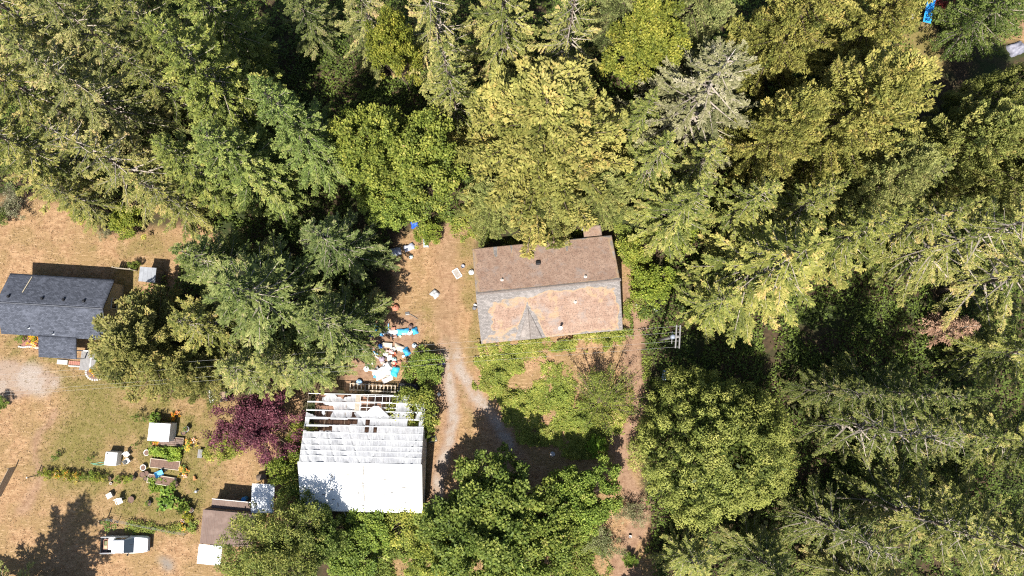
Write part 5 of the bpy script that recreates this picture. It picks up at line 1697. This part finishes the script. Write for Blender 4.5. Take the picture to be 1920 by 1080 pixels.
def chair(label, px, py, rz, m, s=1.0):
    p = G(px, py)
    o = thing('garden_chair', label, 'chair', (p.x, p.y, 0), rz)
    MB().cbox((0, 0, 0.42 * s), (0.5 * s, 0.48 * s, 0.05), 0.02).build('seat', m, o)
    MB().cbox((0, 0.25 * s, 0.68 * s), (0.48 * s, 0.04, 0.5 * s), 0.015, rx=rd(-10)).build('backrest', m, o)
    for x in (-0.22, 0.22):
        for y in (-0.2, 0.2):
            MB().box((x * s, y * s, 0.2 * s), (0.045, 0.045, 0.42 * s)).build('leg', m, o)
        MB().box((x * s * 1.12, 0.02, 0.62 * s), (0.05, 0.46 * s, 0.03)).build('armrest', m, o)


chair('white garden chair right of the boxy white container', 242, 851, rd(40), WHITE)
chair('white garden chair below the other, right of the boxy white container', 243, 863, rd(130), TRIM)
chair('bright white chair alone on the bare strip below the beds', 229, 938, rd(25), WHITE, 1.25)


def raised_bed(label, px, py, w, d, rz, m, soil=True, h=0.28):
    p = G(px, py)
    o = thing('raised_bed', label, 'raised bed', (p.x, p.y, 0), rz)
    for (x, y, dx, dy) in ((0, d / 2, w + 0.08, 0.07), (0, -d / 2, w + 0.08, 0.07), (-w / 2, 0, 0.07, d - 0.07), (w / 2, 0, 0.07, d - 0.07)):
        MB().box((x, y, h / 2), (dx, dy, h)).build('board', m, o)
    if soil:
        MB().box((0, 0, h * 0.42), (w - 0.08, d - 0.08, h * 0.8)).build('soil', SOIL, o)
    return o


rb = raised_bed('raised bed of seed trays just below the garden tent', 323, 827, 2.75, 0.9, rd(-4), WOOD)
tray = MB()
for i in range(6):
    for j in range(3):
        tray.box((-0.35 + i * 0.14, -0.2 + j * 0.2, 0), (0.11, 0.17, 0.07))
tray_me = tray.mesh('seed_tray')
tray_me.materials.append(mat('tray_brown', (0.20, 0.145, 0.12), 0.8, 0.3, 6))
for x in (-0.85, 0.05, 0.95):
    t_ = link('seed_tray', tray_me, None, rb, (x, 0, 0.30))
raised_bed('long raised bed of bare brown soil with a pale edge, middle of the garden', 311, 870, 3.35, 0.95, rd(-6), WOODP)
raised_bed('lowest raised bed, soil half hidden by plants', 305, 900, 3.2, 0.95, rd(-9), WOODP)


def veg(name, label, polys, n, h, seed, leaf=(0.2, 0.14), tint=(1, 1.15, 0.85), hole=0.2):
    o = cover(name, label, 'vegetables', polys, n, h, leaf, 'bramble', seed, lambda x, y, g, n: 0.25 + 0.45 * fbm(x, y, 2, 7) + g.normal(0, 0.12, n), hole=hole, fs=1.2)
    o.color = (*tint, 1)


veg('vegetable_rows', 'lush green vegetable block between the seed trays and the bare bed', [[(284, 838), (342, 841), (341, 862), (284, 858)]], 2600, 0.7, 501)
veg('vegetable_rows', 'low green vegetables around the lowest raised bed', [[(284, 896), (322, 900), (318, 922), (280, 912)]], 1300, 0.45, 502, hole=0.34)
plant('squash_plant', 'big-leaved squash plant below the lowest raised bed', 'plant', 'squash', tuple(G(316, 934)), 1.15, 0.9, (0.85, 1.1, 0.9))
plant('squash_plant', 'squash plant beside two tall dark plants in the lower garden', 'plant', 'squash', tuple(G(345, 945)), 0.8, 0.7, (0.9, 1.05, 0.85))
plant('squash_plant', 'leafy plant at the top left corner of the garden tent', 'plant', 'squash', tuple(G(294, 782)), 0.6, 0.7, (0.9, 1.1, 0.9))
plant('flower_clump', 'orange flower clump above the garden tent', 'flowers', 'bloom', tuple(G(329, 781)), 0.55, 0.5, (1.5, 0.9, 0.5))
plant('flower_clump', 'orange flower clump at the left end of the seed trays', 'flowers', 'bloom', tuple(G(296, 826)), 0.45, 0.6, (1.6, 1.1, 0.5))
plant('flower_clump', 'pale flower clump right of the vegetable block', 'flowers', 'bloom', tuple(G(357, 835)), 0.75, 0.5, (1.3, 1.25, 1.2))
plant('flower_clump', 'pale flower clump right of the long bare bed', 'flowers', 'bloom', tuple(G(345, 882)), 0.65, 0.5, (1.3, 1.2, 1.2))
plant('flower_clump', 'yellow clump at the lower right end of the garden', 'flowers', 'small', tuple(G(353, 968)), 0.6, 0.5, (1.9, 1.5, 0.6))
plant('flower_clump', 'green clump at the right end of the wire fence', 'flowers', 'small', tuple(G(362, 985)), 0.6, 0.5, (1.1, 1.2, 1.1))
plant('flower_clump', 'white-flecked clump along the wire fence near its right end', 'flowers', 'bloom', tuple(G(345, 986)), 0.6, 0.4, (1.3, 1.3, 1.3))
for px, py, h, lab in ((349, 955, 1.9, 'left of two tall dark plants at the lower right of the garden'), (361, 962, 2.1, 'right of two tall dark plants at the lower right of the garden')):
    plant('tall_plant', lab, 'plant', 'small1', tuple(G(px, py)), 0.45, h, (0.5, 0.55, 0.5))
for px, py, r_, h, lab in ((264, 780, 0.5, 1.5, 'small green sapling on the lawn above left of the garden tent'), (277, 786, 0.45, 0.9, 'tiny sapling between the tent and the lawn sapling'),
                           (262, 832, 0.4, 1.3, 'thin sapling on the lawn left of the raised beds'), (112, 856, 0.55, 1.0, 'lone sapling on the left lawn, farthest from the beds'),
                           (175, 859, 0.4, 0.9, 'small dark sapling on the lawn left of the green hose'), (307, 787, 0.55, 1.6, 'dark sapling at the top edge of the garden tent'),
                           (205, 985, 0.8, 0.5, 'dry weed clump at the fence post near the pickup')):
    plant('sapling', lab, 'plant', 'small1', tuple(G(px, py)), r_, h, (0.8, 0.95, 0.8))
# the flower row along the lawn
rr = random.Random(3)
ORD = ['first', 'second', 'third', 'fourth', 'fifth', 'sixth', 'seventh', 'eighth', 'ninth', 'tenth', 'eleventh', 'twelfth', 'thirteenth', 'fourteenth', 'fifteenth', 'sixteenth', 'seventeenth', 'eighteenth', 'nineteenth', 'twentieth', 'twenty-first', 'twenty-second']
row_n = 0
rowg = 'plants of the long flower row on the lawn'
for i in range(22):
    t = i / 21
    px, py = 84 + 158 * t + rr.uniform(-2, 2), 886 + 12 * t + rr.uniform(-3, 3)
    if 0.80 < t < 0.86:
        continue
    k_ = rr.choice(['small', 'small', 'small1', 'bloom'])
    plant('row_plant', f'{ORD[row_n]} low plant from the left end of the long flower row', 'plant', k_, tuple(G(px, py)), rr.uniform(0.35, 0.6), rr.uniform(0.45, 0.95),
          (rr.uniform(0.9, 1.5), rr.uniform(0.95, 1.2), 0.8), group=rowg)
    row_n += 1


def pot(label, px, py, r, h, m, fill=None, name='plant_pot', cat='pot', leaf=None):
    p = G(px, py)
    o = thing(name, label, cat, (p.x, p.y, 0))
    MB().lathe([(r * 0.75, 0), (r, h), (r * 1.08, h), (r * 1.08, h * 0.93), (r * 0.9, h * 0.93), (r * 0.85, h * 0.8)], 14).build('body', m, o, False)
    MB().lathe([(r * 0.86, h * 0.78), (r * 0.84, h * 0.86), (r * 0.2, h * 0.88)], 14).build('soil', fill or SOIL, o)
    if leaf:
        t = TPL['small']
        c = link('leaves', t['crown'], None, o, (0, 0, h * 0.8))
        c.scale = (leaf, leaf, leaf)
        c.color = (1, 1.1, 0.8, 1)
    return o


TERRA = mat('brown_pot', (0.16, 0.10, 0.08), 0.7, 0.2, 4)
DPOT = mat('dark_pot', (0.05, 0.05, 0.055), 0.6, 0.2, 4)
pot('white tub left of the green vegetable block', 278, 848, 0.32, 0.4, WHITE)
pot('white tub at the left end of the long bare bed', 271, 876, 0.32, 0.35, WHITE)
pot('brown pot at the left end of the seed trays', 288, 830, 0.22, 0.35, TERRA, leaf=0.4)
pot('dark pot at the left end of the lowest raised bed', 270, 889, 0.30, 0.4, TERRA)
pot('second dark pot, right behind the one at the lowest bed', 277, 887, 0.27, 0.38, TERRA)
pot('small dark pot below the pair at the lowest bed', 275, 897, 0.2, 0.3, DPOT)
pot('grey pot standing alone left of the lowest bed', 253, 895, 0.26, 0.42, DPOT, leaf=0.5)
pot('brown round pot right of the bright white chair', 248, 936, 0.34, 0.3, TERRA)
pot('dark round pot alone in the grass left of the squash plant', 281, 942, 0.30, 0.35, DPOT, leaf=0.5)
pot('dark pot inside the flower row', 208, 897, 0.24, 0.35, DPOT)
pot('dark planter right of the garden tent', 347, 811, 0.26, 0.45, DPOT)
pot('grey-white planter right of the garden tent, upper of two', 353, 804, 0.30, 0.5, GALV, leaf=0.5)
pot('pot at the right end of the lowest raised bed', 332, 906, 0.30, 0.4, TERRA, leaf=0.7)
pot('grey pot near the tall dark plants at the fence end', 361, 955, 0.26, 0.35, STONE)
pot('tan pot below the squash plant', 318, 946, 0.28, 0.3, STONE)
pot('small white stone bowl at the end of the flower row', 209, 906, 0.14, 0.16, WHITE)
p = G(378, 850)
o = thing('bench', 'grey wooden bench at the right edge of the garden lawn', 'bench', (p.x, p.y, 0), rd(86))
for i in range(3):
    MB().box((0, -0.17 + i * 0.17, 0.42), (0.95, 0.155, 0.04)).build('slat', GREYW, o)
for x in (-0.38, 0.38):
    MB().box((x, 0, 0.2), (0.07, 0.42, 0.4)).build('leg', GREYW, o)
p = G(209, 928)
o = thing('wooden_box', 'grey wooden box left of the bright white chair', 'box', (p.x, p.y, 0), rd(30))
MB().cbox((0, 0, 0.22), (0.62, 0.55, 0.44), 0.03).build('body', GREYW, o)
MB().box((0, 0, 0.46), (0.66, 0.59, 0.04)).build('lid', STONE, o)
p = G(366, 896)
o = thing('tipped_pot', 'orange-brown tipped pot on the grass right of the lowest bed', 'pot', (p.x, p.y, 0.16), rd(20))
MB().lathe([(0.14, -0.22), (0.2, 0.22), (0.17, 0.2), (0.12, 0.1)], 12, M=Matrix.Rotation(rd(80), 4, 'X')).build('body', mat('orange_clay', (0.48, 0.24, 0.10), 0.7), o)
p = G(369, 921)
o = thing('watering_can', 'grey watering can on the grass right of the squash plant', 'watering can', (p.x, p.y, 0), rd(25))
MB().lathe([(0.16, 0), (0.15, 0.3), (0.08, 0.34)], 12).build('body', GALV, o)
MB().tube([(0.14, 0, 0.1), (0.36, 0, 0.34), (0.40, 0, 0.36)], [0.03, 0.025, 0.05], 8).build('spout', GALV, o)
MB().tube([(-0.14, 0, 0.08), (-0.28, 0, 0.2), (-0.2, 0, 0.36), (0, 0, 0.38)], 0.015, 6).build('handle', GALV, o)
p = G(303, 887)
o = thing('wheelbarrow', 'blue wheelbarrow between the long bare bed and the lowest bed', 'wheelbarrow', (p.x, p.y, 0), rd(28))
MB().add([(-0.35, -0.26, 0.28), (0.3, -0.2, 0.28), (0.3, 0.2, 0.28), (-0.35, 0.26, 0.28), (-0.5, -0.36, 0.6), (0.48, -0.3, 0.6), (0.48, 0.3, 0.6), (-0.5, 0.36, 0.6)],
         [(0, 1, 2, 3), (0, 4, 5, 1), (1, 5, 6, 2), (2, 6, 7, 3), (3, 7, 4, 0)]).build('tray', mat('barrow_blue', (0.12, 0.38, 0.58), 0.5), o)
for s in (-1, 1):
    MB().tube([(0.62, s * 0.06, 0.2), (-0.3, s * 0.25, 0.3), (-0.95, s * 0.3, 0.58)], 0.02, 6).build('handle', WOOD, o)
    MB().tube([(-0.3, s * 0.25, 0.3), (-0.35, s * 0.27, 0.0)], 0.02, 6).build('leg', DKGREY, o)
MB().lathe([(0.08, -0.05), (0.19, -0.05), (0.2, 0), (0.19, 0.05), (0.08, 0.05)], 14, M=Matrix.Translation((0.66, 0, 0.2)) @ Matrix.Rotation(rd(90), 4, 'X')).build('wheel', BLACK, o)

# posts and the wire fence by the pickup
for px, py, lab in ((70, 891, 'lone white-topped fence post at the left end of the flower row'),):
    p = G(px, py)
    o = thing('fence_post', lab, 'post', (p.x, p.y, 0))
    MB().tube([(0, 0, -0.1), (0, 0, 1.7)], 0.06, 8).build('shaft', WOOD, o)
    MB().lathe([(0.075, 1.70), (0.075, 1.74), (0.02, 1.78)], 8).build('cap', WHITE, o)
a, b_ = G(202, 971), G(352, 1000)
o = thing('wire_fence', 'low wire fence running from the post above the pickup to the shed', 'fence', (a.x, a.y, 0))
d_ = b_ - a
for i in range(8):
    q = d_ * (i / 7)
    h = 1.75 if i == 0 else 1.0
    MB().tube([(q.x, q.y, -0.1), (q.x, q.y, h)], 0.06 if i == 0 else 0.035, 7).build('post', WOOD, o)
for z in (0.3, 0.62, 0.95):
    MB().tube([(0, 0, z), (d_.x, d_.y, z)], 0.012, 4).build('wire', GALV, o)
wd_ = cover('fence_weeds', 'green weeds growing along the low wire fence', 'weeds', [[(240, 974), (300, 982), (372, 988), (368, 1000), (300, 994), (238, 982)]], 1700, 0.45, (0.18, 0.09), 'bramble', 511, lv_b, hole=0.36)
p = G(16, 903)
o = thing('gate_panel', 'weathered plank panel standing on edge at the left picture edge', 'fence', (p.x, p.y, 0), rd(66))
for i in range(5):
    MB().box((0, 0, 0.12 + i * 0.24), (3.6, 0.04, 0.22)).build('plank', WOOD, o)
for x in (-1.75, 0, 1.75):
    MB().box((x, 0.06, 0.62), (0.09, 0.08, 1.35)).build('post', WOOD, o)

# white van half hidden under the trees above the garden
p = G(408, 741, 1)
o = thing('utility_trailer', 'white-nosed brown trailer half hidden under the trees above the plum', 'trailer', (p.x, p.y, 0), rd(8))
MB().cbox((-0.35, 0, 0.85), (1.1, 1.5, 1.0), 0.12).build('nose', WHITE, o)
MB().cbox((0.6, 0, 0.8), (0.75, 1.45, 0.9), 0.05).build('box', SIDING_B, o)
MB().box((1.15, 0, 0.9), (0.1, 1.7, 1.2)).build('tail_board', DKGREY, o)
for s in (-1, 1):
    MB().lathe([(0.1, -0.08), (0.3, -0.08), (0.3, 0.08), (0.1, 0.08)], 14, M=Matrix.Translation((0.2, s * 0.72, 0.28)) @ Matrix.Rotation(rd(90), 4, 'X')).build('wheel', BLACK, o)

# ------------------------------------------------------------------ scrap piles and loose things by the driveway
def col_mat(c):
    return mat('scrap_%02d%02d%02d' % tuple(int(v * 99) for v in c), c, 0.55, 0.15, 3.0)


def tarp(label, px, py, w, d, rz, c, seed, h=0.35, name='tarp', cat='tarp'):
    """A crumpled sheet heaped on the ground, hanging down to it at its edges."""
    g = np.random.default_rng(seed)
    p = G(px, py)
    n, m_ = max(8, int(w / 0.09)), max(8, int(d / 0.09))
    u, v = np.meshgrid(np.linspace(-1, 1, n), np.linspace(-1, 1, m_))
    e = np.clip(1.0 - np.maximum(np.abs(u), np.abs(v)) ** 2.2, 0, 1) ** 0.6
    rag = 1 + 0.28 * (fbm(u * 1.5 + seed, v * 1.5, 3, seed) - 0.5) * 2
    z = 0.02 + h * e * (0.35 + 1.1 * fbm(u * w * 1.6 + seed, v * d * 1.6, 4, seed + 3))
    V = np.stack([u * w / 2 * rag, v * d / 2 * (2 - rag), z], -1).reshape(-1, 3)
    ii = np.arange(u.size).reshape(u.shape)
    o = link(name, np_mesh(name, V, np.stack([ii[:-1, :-1], ii[:-1, 1:], ii[1:, 1:], ii[1:, :-1]], -1).reshape(-1, 4)), col_mat(c), None, (p.x, p.y, 0))
    o.rotation_euler = (0, 0, rz)
    return tag(o, label, cat)


def bag(label, px, py, r, c, seed, name='rubbish_bag', sq=0.65, el=1.0, z=0.0):
    g = np.random.default_rng(seed)
    p = G(px, py)
    n, m_ = 16, 11
    th, ph = np.meshgrid(np.linspace(0, 2 * math.pi, n, endpoint=False), np.linspace(0.02, math.pi - 0.02, m_))
    rr_ = r * (0.78 + 0.45 * fbm(np.cos(th) * 1.4 + ph + seed, np.sin(th) * 1.4 + ph, 3, seed))
    X, Y, Z = rr_ * np.sin(ph) * np.cos(th) * el, rr_ * np.sin(ph) * np.sin(th), np.maximum(0, r * sq * 0.85 + rr_ * np.cos(ph) * sq)
    ii = np.arange(n * m_).reshape(m_, n)
    F = np.stack([ii[:-1], ii[1:], np.roll(ii, -1, 1)[1:], np.roll(ii, -1, 1)[:-1]], -1).reshape(-1, 4)
    o = thing(name, label, 'bag', (p.x, p.y, z), g.uniform(0, 6.28))
    link('body', np_mesh('body', np.stack([X, Y, Z], -1).reshape(-1, 3), F), col_mat(c), o)
    MB().lathe([(0.05, -0.02), (0.03, 0.05), (0.09, 0.13), (0.02, 0.14)], 8, (0, 0, float(Z.max()) - 0.02)).build('tied_neck', col_mat(c), o)
    return o


def bucket(label, px, py, r, h, c, name='bucket', z=0):
    p = G(px, py)
    o = thing(name, label, 'bucket', (p.x, p.y, z))
    MB().lathe([(r * 0.8, 0), (r, h), (r * 1.05, h), (r * 1.05, h * 0.94), (r * 0.9, h * 0.94), (r * 0.78, 0.08), (0.02, 0.07)], 14).build('body', col_mat(c), o)
    MB().tube([(-r, 0, h * 0.9), (-r * 0.7, r * 0.8, h * 0.95), (r * 0.7, r * 0.8, h * 0.95), (r, 0, h * 0.9)], 0.012, 5).build('handle', GALV, o)
    return o


def sheetbox(label, px, py, d, rz, c, name='scrap_board', cat='board', tilt=0.0, z=0.0):
    p = G(px, py)
    o = thing(name, label, cat, (p.x, p.y, z), rz)
    MB().cbox((0, 0, d[2] / 2 + 0.02), d, min(0.03, d[2] * 0.3), rx=tilt).build('body', col_mat(c), o)
    MB().box((0, -d[1] * 0.28, d[2] + 0.03), (d[0] * 0.96, 0.04, 0.02), rx=tilt).build('edge_strip', TRIM, o)
    return o


SKYB, CYAN, WHT, RED, CRM = (0.05, 0.33, 0.62), (0.04, 0.42, 0.55), (0.68, 0.67, 0.65), (0.52, 0.05, 0.04), (0.55, 0.45, 0.34)
# upper strip of the pile
tarp('white crumpled sheet at the left of the upper scrap strip', 733, 622, 1.5, 0.7, rd(-6), WHT, 601)
tarp('sky-blue tarp in the middle of the upper scrap strip', 757, 622, 1.6, 0.75, rd(4), (0.08, 0.40, 0.72), 602)
tarp('bright blue tarp corner at the right end of the upper scrap strip', 778, 620, 0.7, 0.8, rd(20), SKYB, 603, 0.45)
bag('small white bag between the two blue tarps', 768, 624, 0.28, WHT, 604)
bag('brown bag above the right end of the upper scrap strip', 770, 612, 0.28, (0.14, 0.09, 0.08), 605)
sheetbox('dark metal plate lying on the bare earth above the scrap', 764, 588, (0.5, 0.4, 0.05), rd(10), (0.10, 0.10, 0.10), 'metal_plate', 'plate')
MB_ = MB().tube([(0, 0, 0.05), (0.9, -0.55, 0.06)], 0.03, 6)
q = G(769, 589)
tag(MB_.build('scrap_pole', PW, None, False, (q.x, q.y, 0)), 'thin pale pole leaning away from the dark metal plate', 'pole')
bag('blue bag under the fir boughs left of the upper scrap strip', 704, 615, 0.42, SKYB, 606)
bag('dark blue bag below the blue bag under the fir boughs', 697, 626, 0.35, (0.04, 0.10, 0.28), 607)
bag('white bag under the fir boughs left of the white sheet', 719, 623, 0.3, WHT, 608)
# the main pile
sheetbox('cream mattress on top of the main scrap pile', 726, 647, (1.25, 0.55, 0.22), rd(-4), CRM, 'mattress', 'mattress')
bag('small deep blue bag at the left end of the cream mattress', 714, 649, 0.30, (0.03, 0.15, 0.50), 609)
tarp('pale tan sheet right of the cream mattress', 748, 651, 1.2, 0.7, rd(-25), (0.52, 0.42, 0.33), 610)
tarp('blue tarp at the upper right of the main scrap pile', 762, 659, 0.7, 1.0, rd(30), SKYB, 611, 0.5)
bag('grey bag alone on the grass above the dark green bush', 777, 648, 0.30, (0.42, 0.50, 0.55), 612)
bucket('orange-red bucket in the middle of the main scrap pile', 740, 664, 0.24, 0.35, (0.50, 0.13, 0.06))
bucket('white bucket just above the orange-red bucket', 739, 655, 0.22, 0.35, WHT)
sheetbox('white framed board in the middle of the main scrap pile', 731, 671, (0.6, 0.6, 0.12), rd(15), WHT, 'picture_board')
sheetbox('white crate with dark inside in the main scrap pile', 724, 664, (0.55, 0.45, 0.3), rd(-20), (0.60, 0.58, 0.55), 'plastic_crate', 'crate')
bag('teal bag right of the white framed board', 740, 674, 0.28, (0.35, 0.55, 0.52), 613)
bucket('bright red bucket above the turquoise tarp', 740, 682, 0.27, 0.36, RED)
tarp('turquoise tarp at the lower right of the main scrap pile', 741, 696, 0.85, 1.2, rd(-15), CYAN, 614, 0.5)
tarp('white sheet pile at the lower middle of the main scrap pile', 716, 698, 2.0, 1.2, rd(25), WHT, 615, 0.5)
tarp('white sheet tail at the bottom of the main scrap pile', 727, 711, 1.3, 0.6, rd(28), (0.72, 0.70, 0.68), 616)
tarp('narrow white sheet left of the bright red bucket', 728, 686, 0.6, 1.0, rd(30), WHT, 617)
bag('white bag under the fir at the left of the main scrap pile', 688, 691, 0.36, WHT, 618)
bag('small white and blue bag just above the greenhouse rack', 674, 716, 0.35, (0.30, 0.46, 0.66), 619)
bag('purple-grey bag in the middle left of the main scrap pile', 716, 673, 0.34, (0.30, 0.24, 0.30), 620)
bag('black bag in the middle of the main scrap pile', 733, 680, 0.3, (0.04, 0.04, 0.045), 621)
bag('pink bag at the top of the main scrap pile', 733, 658, 0.26, (0.48, 0.30, 0.29), 622)
bag('grey lumpy bag under the fir left of the white crate', 690, 664, 0.42, (0.34, 0.31, 0.28), 623)
sheetbox('grey plank leaning in the left of the main scrap pile', 705, 668, (1.1, 0.16, 0.06), rd(-35), (0.40, 0.38, 0.35), 'plank', 'plank')
sheetbox('pale plank crossing the white sheet pile', 708, 695, (1.5, 0.14, 0.06), rd(-8), (0.50, 0.46, 0.40), 'plank', 'plank', z=0.25)
sheetbox('white carton at the right foot of the main scrap pile', 757, 668, (0.35, 0.3, 0.22), rd(30), WHT, 'carton', 'box')
sheetbox('brown carton below the upper scrap strip', 740, 631, (0.6, 0.35, 0.25), rd(8), (0.24, 0.13, 0.10), 'carton', 'box')
bag('red-brown bag at the top of the bare earth under the fir', 742, 577, 0.4, (0.38, 0.15, 0.09), 624)
rs = random.Random(44)
SCC = [('white', WHT), ('off-white', (0.6, 0.58, 0.55)), ('cream', CRM), ('brown-grey', (0.35, 0.3, 0.26)), ('dark brown', (0.12, 0.09, 0.08)), ('blue', (0.08, 0.28, 0.5)), ('rust-red', (0.45, 0.2, 0.14)), ('pink', (0.5, 0.34, 0.32)), ('grey', (0.25, 0.25, 0.26)), ('pale yellow', (0.6, 0.55, 0.36))]
combos = [(a_, b_) for a_ in range(10) for b_ in range(4)]
rs.shuffle(combos)
combos2 = combos[:12]
bits = [MB().box((0, 0, 0.06), (0.34, 0.2, 0.12)).mesh('scrap'), MB().box((0, 0, 0.03), (0.7, 0.1, 0.06)).mesh('scrap'), MB().lathe([(0.12, 0), (0.14, 0.2), (0.1, 0.22)], 10).mesh('scrap'),
        MB().add([(-0.25, -0.2, 0.02), (0.22, -0.16, 0.05), (0.27, 0.2, 0.03), (-0.2, 0.17, 0.16), (0.02, 0.0, 0.2)], [(0, 1, 4), (1, 2, 4), (2, 3, 4), (3, 0, 4)]).mesh('scrap')]
for i in range(44):
    if i < 32:
        px, py = 722 + rs.gauss(0, 17) + (690 - 672) * 0, 676 + rs.gauss(0, 19)
    else:
        px, py = rs.uniform(715, 785), rs.uniform(612, 632)
    q = G(px, py)
    ci, bi = combos[i] if i < 32 else combos2[i - 32]
    me = bits[bi].copy()
    cn, cc = SCC[ci]
    o = link('scrap_piece', me, col_mat(cc), None, (q.x, q.y, rs.uniform(0, 0.2)))
    o.rotation_euler = (rs.uniform(-0.3, 0.3), rs.uniform(-0.3, 0.3), rs.uniform(0, 6.28))
    tag(o, f"small {cn} {('box', 'stick', 'tin', 'crumpled scrap')[bi]} strewn {'over the main scrap pile' if i < 32 else 'along the upper scrap strip'}", 'scrap', 'small rubbish strewn over the scrap piles')
# head of the driveway
tarp('grey rumpled tarp in the shade at the head of the driveway, left of two', 741, 472, 1.3, 1.0, rd(8), (0.36, 0.38, 0.46), 631, 0.5)
tarp('grey rumpled tarp in the shade at the head of the driveway, right of two', 767, 464, 1.4, 0.8, rd(22), (0.40, 0.42, 0.50), 632, 0.5)
tarp('royal blue tarp under the green maple at the head of the driveway', 778, 421, 1.0, 0.8, rd(15), (0.02, 0.10, 0.60), 633, 0.6)
tarp('long grey-blue sack beside the driveway shade', 798, 455, 0.6, 1.2, rd(10), (0.45, 0.53, 0.58), 634, 0.5, 'sack', 'sack')
bag('small pale bag in the shade below the two grey tarps', 771, 482, 0.25, (0.45, 0.55, 0.55), 635)
tarp('crumpled grey sheet lying in the middle of the driveway', 815, 551, 1.0, 0.9, rd(-40), (0.40, 0.40, 0.40), 636, 0.5)
p = G(857, 513)
o = thing('window_frame', 'white rectangular frame lying flat on the driveway', 'frame', (p.x, p.y, 0), rd(32))
for (x, y, dx, dy) in ((0, 0.54, 0.78, 0.08), (0, -0.54, 0.78, 0.08), (-0.35, 0, 0.08, 1.0), (0.35, 0, 0.08, 1.0)):
    MB().box((x, y, 0.05), (dx, dy, 0.07)).build('bar', WHITE, o)
MB().box((0, 0, 0.03), (0.62, 0.98, 0.02)).build('screen', mat('grey_mesh', (0.28, 0.25, 0.22), 0.8), o)
bucket('grey bucket beside the flat white frame', 868, 500, 0.22, 0.32, (0.32, 0.32, 0.36))
bag('white bag at the left wall of the brown-roofed house', 884, 511, 0.34, (0.55, 0.57, 0.56), 641)
bag('dark bag at the lower left wall of the brown-roofed house', 890, 577, 0.28, (0.12, 0.12, 0.13), 642)
bag('white bag at the lower left wall, above the dark bag', 891, 572, 0.2, WHT, 643)
bucket('blue bucket at the right edge of the dark green bush', 831, 681, 0.2, 0.3, (0.08, 0.08, 0.35))
bag('white bag at the wall side of the vine-covered greenhouse corner', 813, 779, 0.26, WHT, 644)
bag('small white bag at the top of the gravel track', 823, 739, 0.22, WHT, 645)
sheetbox('dark doormat board beside the gravel track near the greenhouse', 811, 824, (1.0, 0.7, 0.05), rd(15), (0.07, 0.06, 0.045), 'board')
bag('white bag on the bare patch right of the brown-roofed house', 1195, 574, 0.28, (0.62, 0.58, 0.56), 646)
bag('pale bag at the shade edge right of the brown-roofed house', 1229, 581, 0.2, (0.55, 0.57, 0.60), 647)
bucket('white bucket in the bottom of the dirt path', 1181, 1005, 0.16, 0.3, WHT)
bag('grey heap of stones right of the maple shade', 1036, 851, 0.3, (0.42, 0.41, 0.42), 648, 'rubble_bag', 0.4)
p = G(155, 410)
o = thing('tyre', 'dark tyre lying at the forest edge of the dry field', 'tyre', (p.x, p.y, 0))
MB().lathe([(0.2, 0.02), (0.32, 0), (0.36, 0.1), (0.32, 0.2), (0.2, 0.18)], 16).build('rubber', BLACK, o)
# slanting pole below the greenhouse
a, b_ = G(646, 958, 2.0), G(672, 1018, 0.0)
o = thing('leaning_pole', 'long thin pale pole leaning on the lower edge of the greenhouse', 'pole', (b_.x, b_.y, 0))
MB().tube([(0, 0, 0), tuple(Vector((a.x - b_.x, a.y - b_.y, 2.3)))], [0.045, 0.035], 7).build('shaft', PW, o)
# upper right corner yard
p = G(1742, 16, 2.2)
o = thing('blue_canopy', 'bright blue roof sheet at the top edge beside the dark feathery tree', 'canopy', (p.x, p.y, 0), rd(-14))
for i in range(3):
    MB().box((0, -1.3 + i * 1.2, 2.3 + 0.05 * i), (0.95, 1.19, 0.04)).build('roof_panel', mat('bright_blue', (0.03, 0.28, 0.68), 0.5, 0.08, 2), o)
for x in (-0.4, 0.4):
    for y in (-1.7, 1.5):
        MB().box((x, y, 1.1), (0.08, 0.08, 2.3)).build('post', WOOD, o)
plant('shrub', 'reddish bush between the blue roof sheet and the feathery tree', 'shrub', 'plum', tuple(G(1757, 25)), 1.3, 2.0, (2.2, 1.5, 0.9))
tarp('white crumpled sheet in the trees left of the blue roof sheet', 1706, 34, 1.2, 0.9, rd(20), (0.62, 0.60, 0.64), 651, 0.5)
tarp('pale heap at the right edge of the upper right corner yard', 1905, 92, 2.0, 1.6, rd(20), (0.20, 0.20, 0.24), 652, 0.8)
bag('white bag at the top edge of the upper right corner yard', 1868, 2, 0.5, (0.36, 0.34, 0.36), 653)
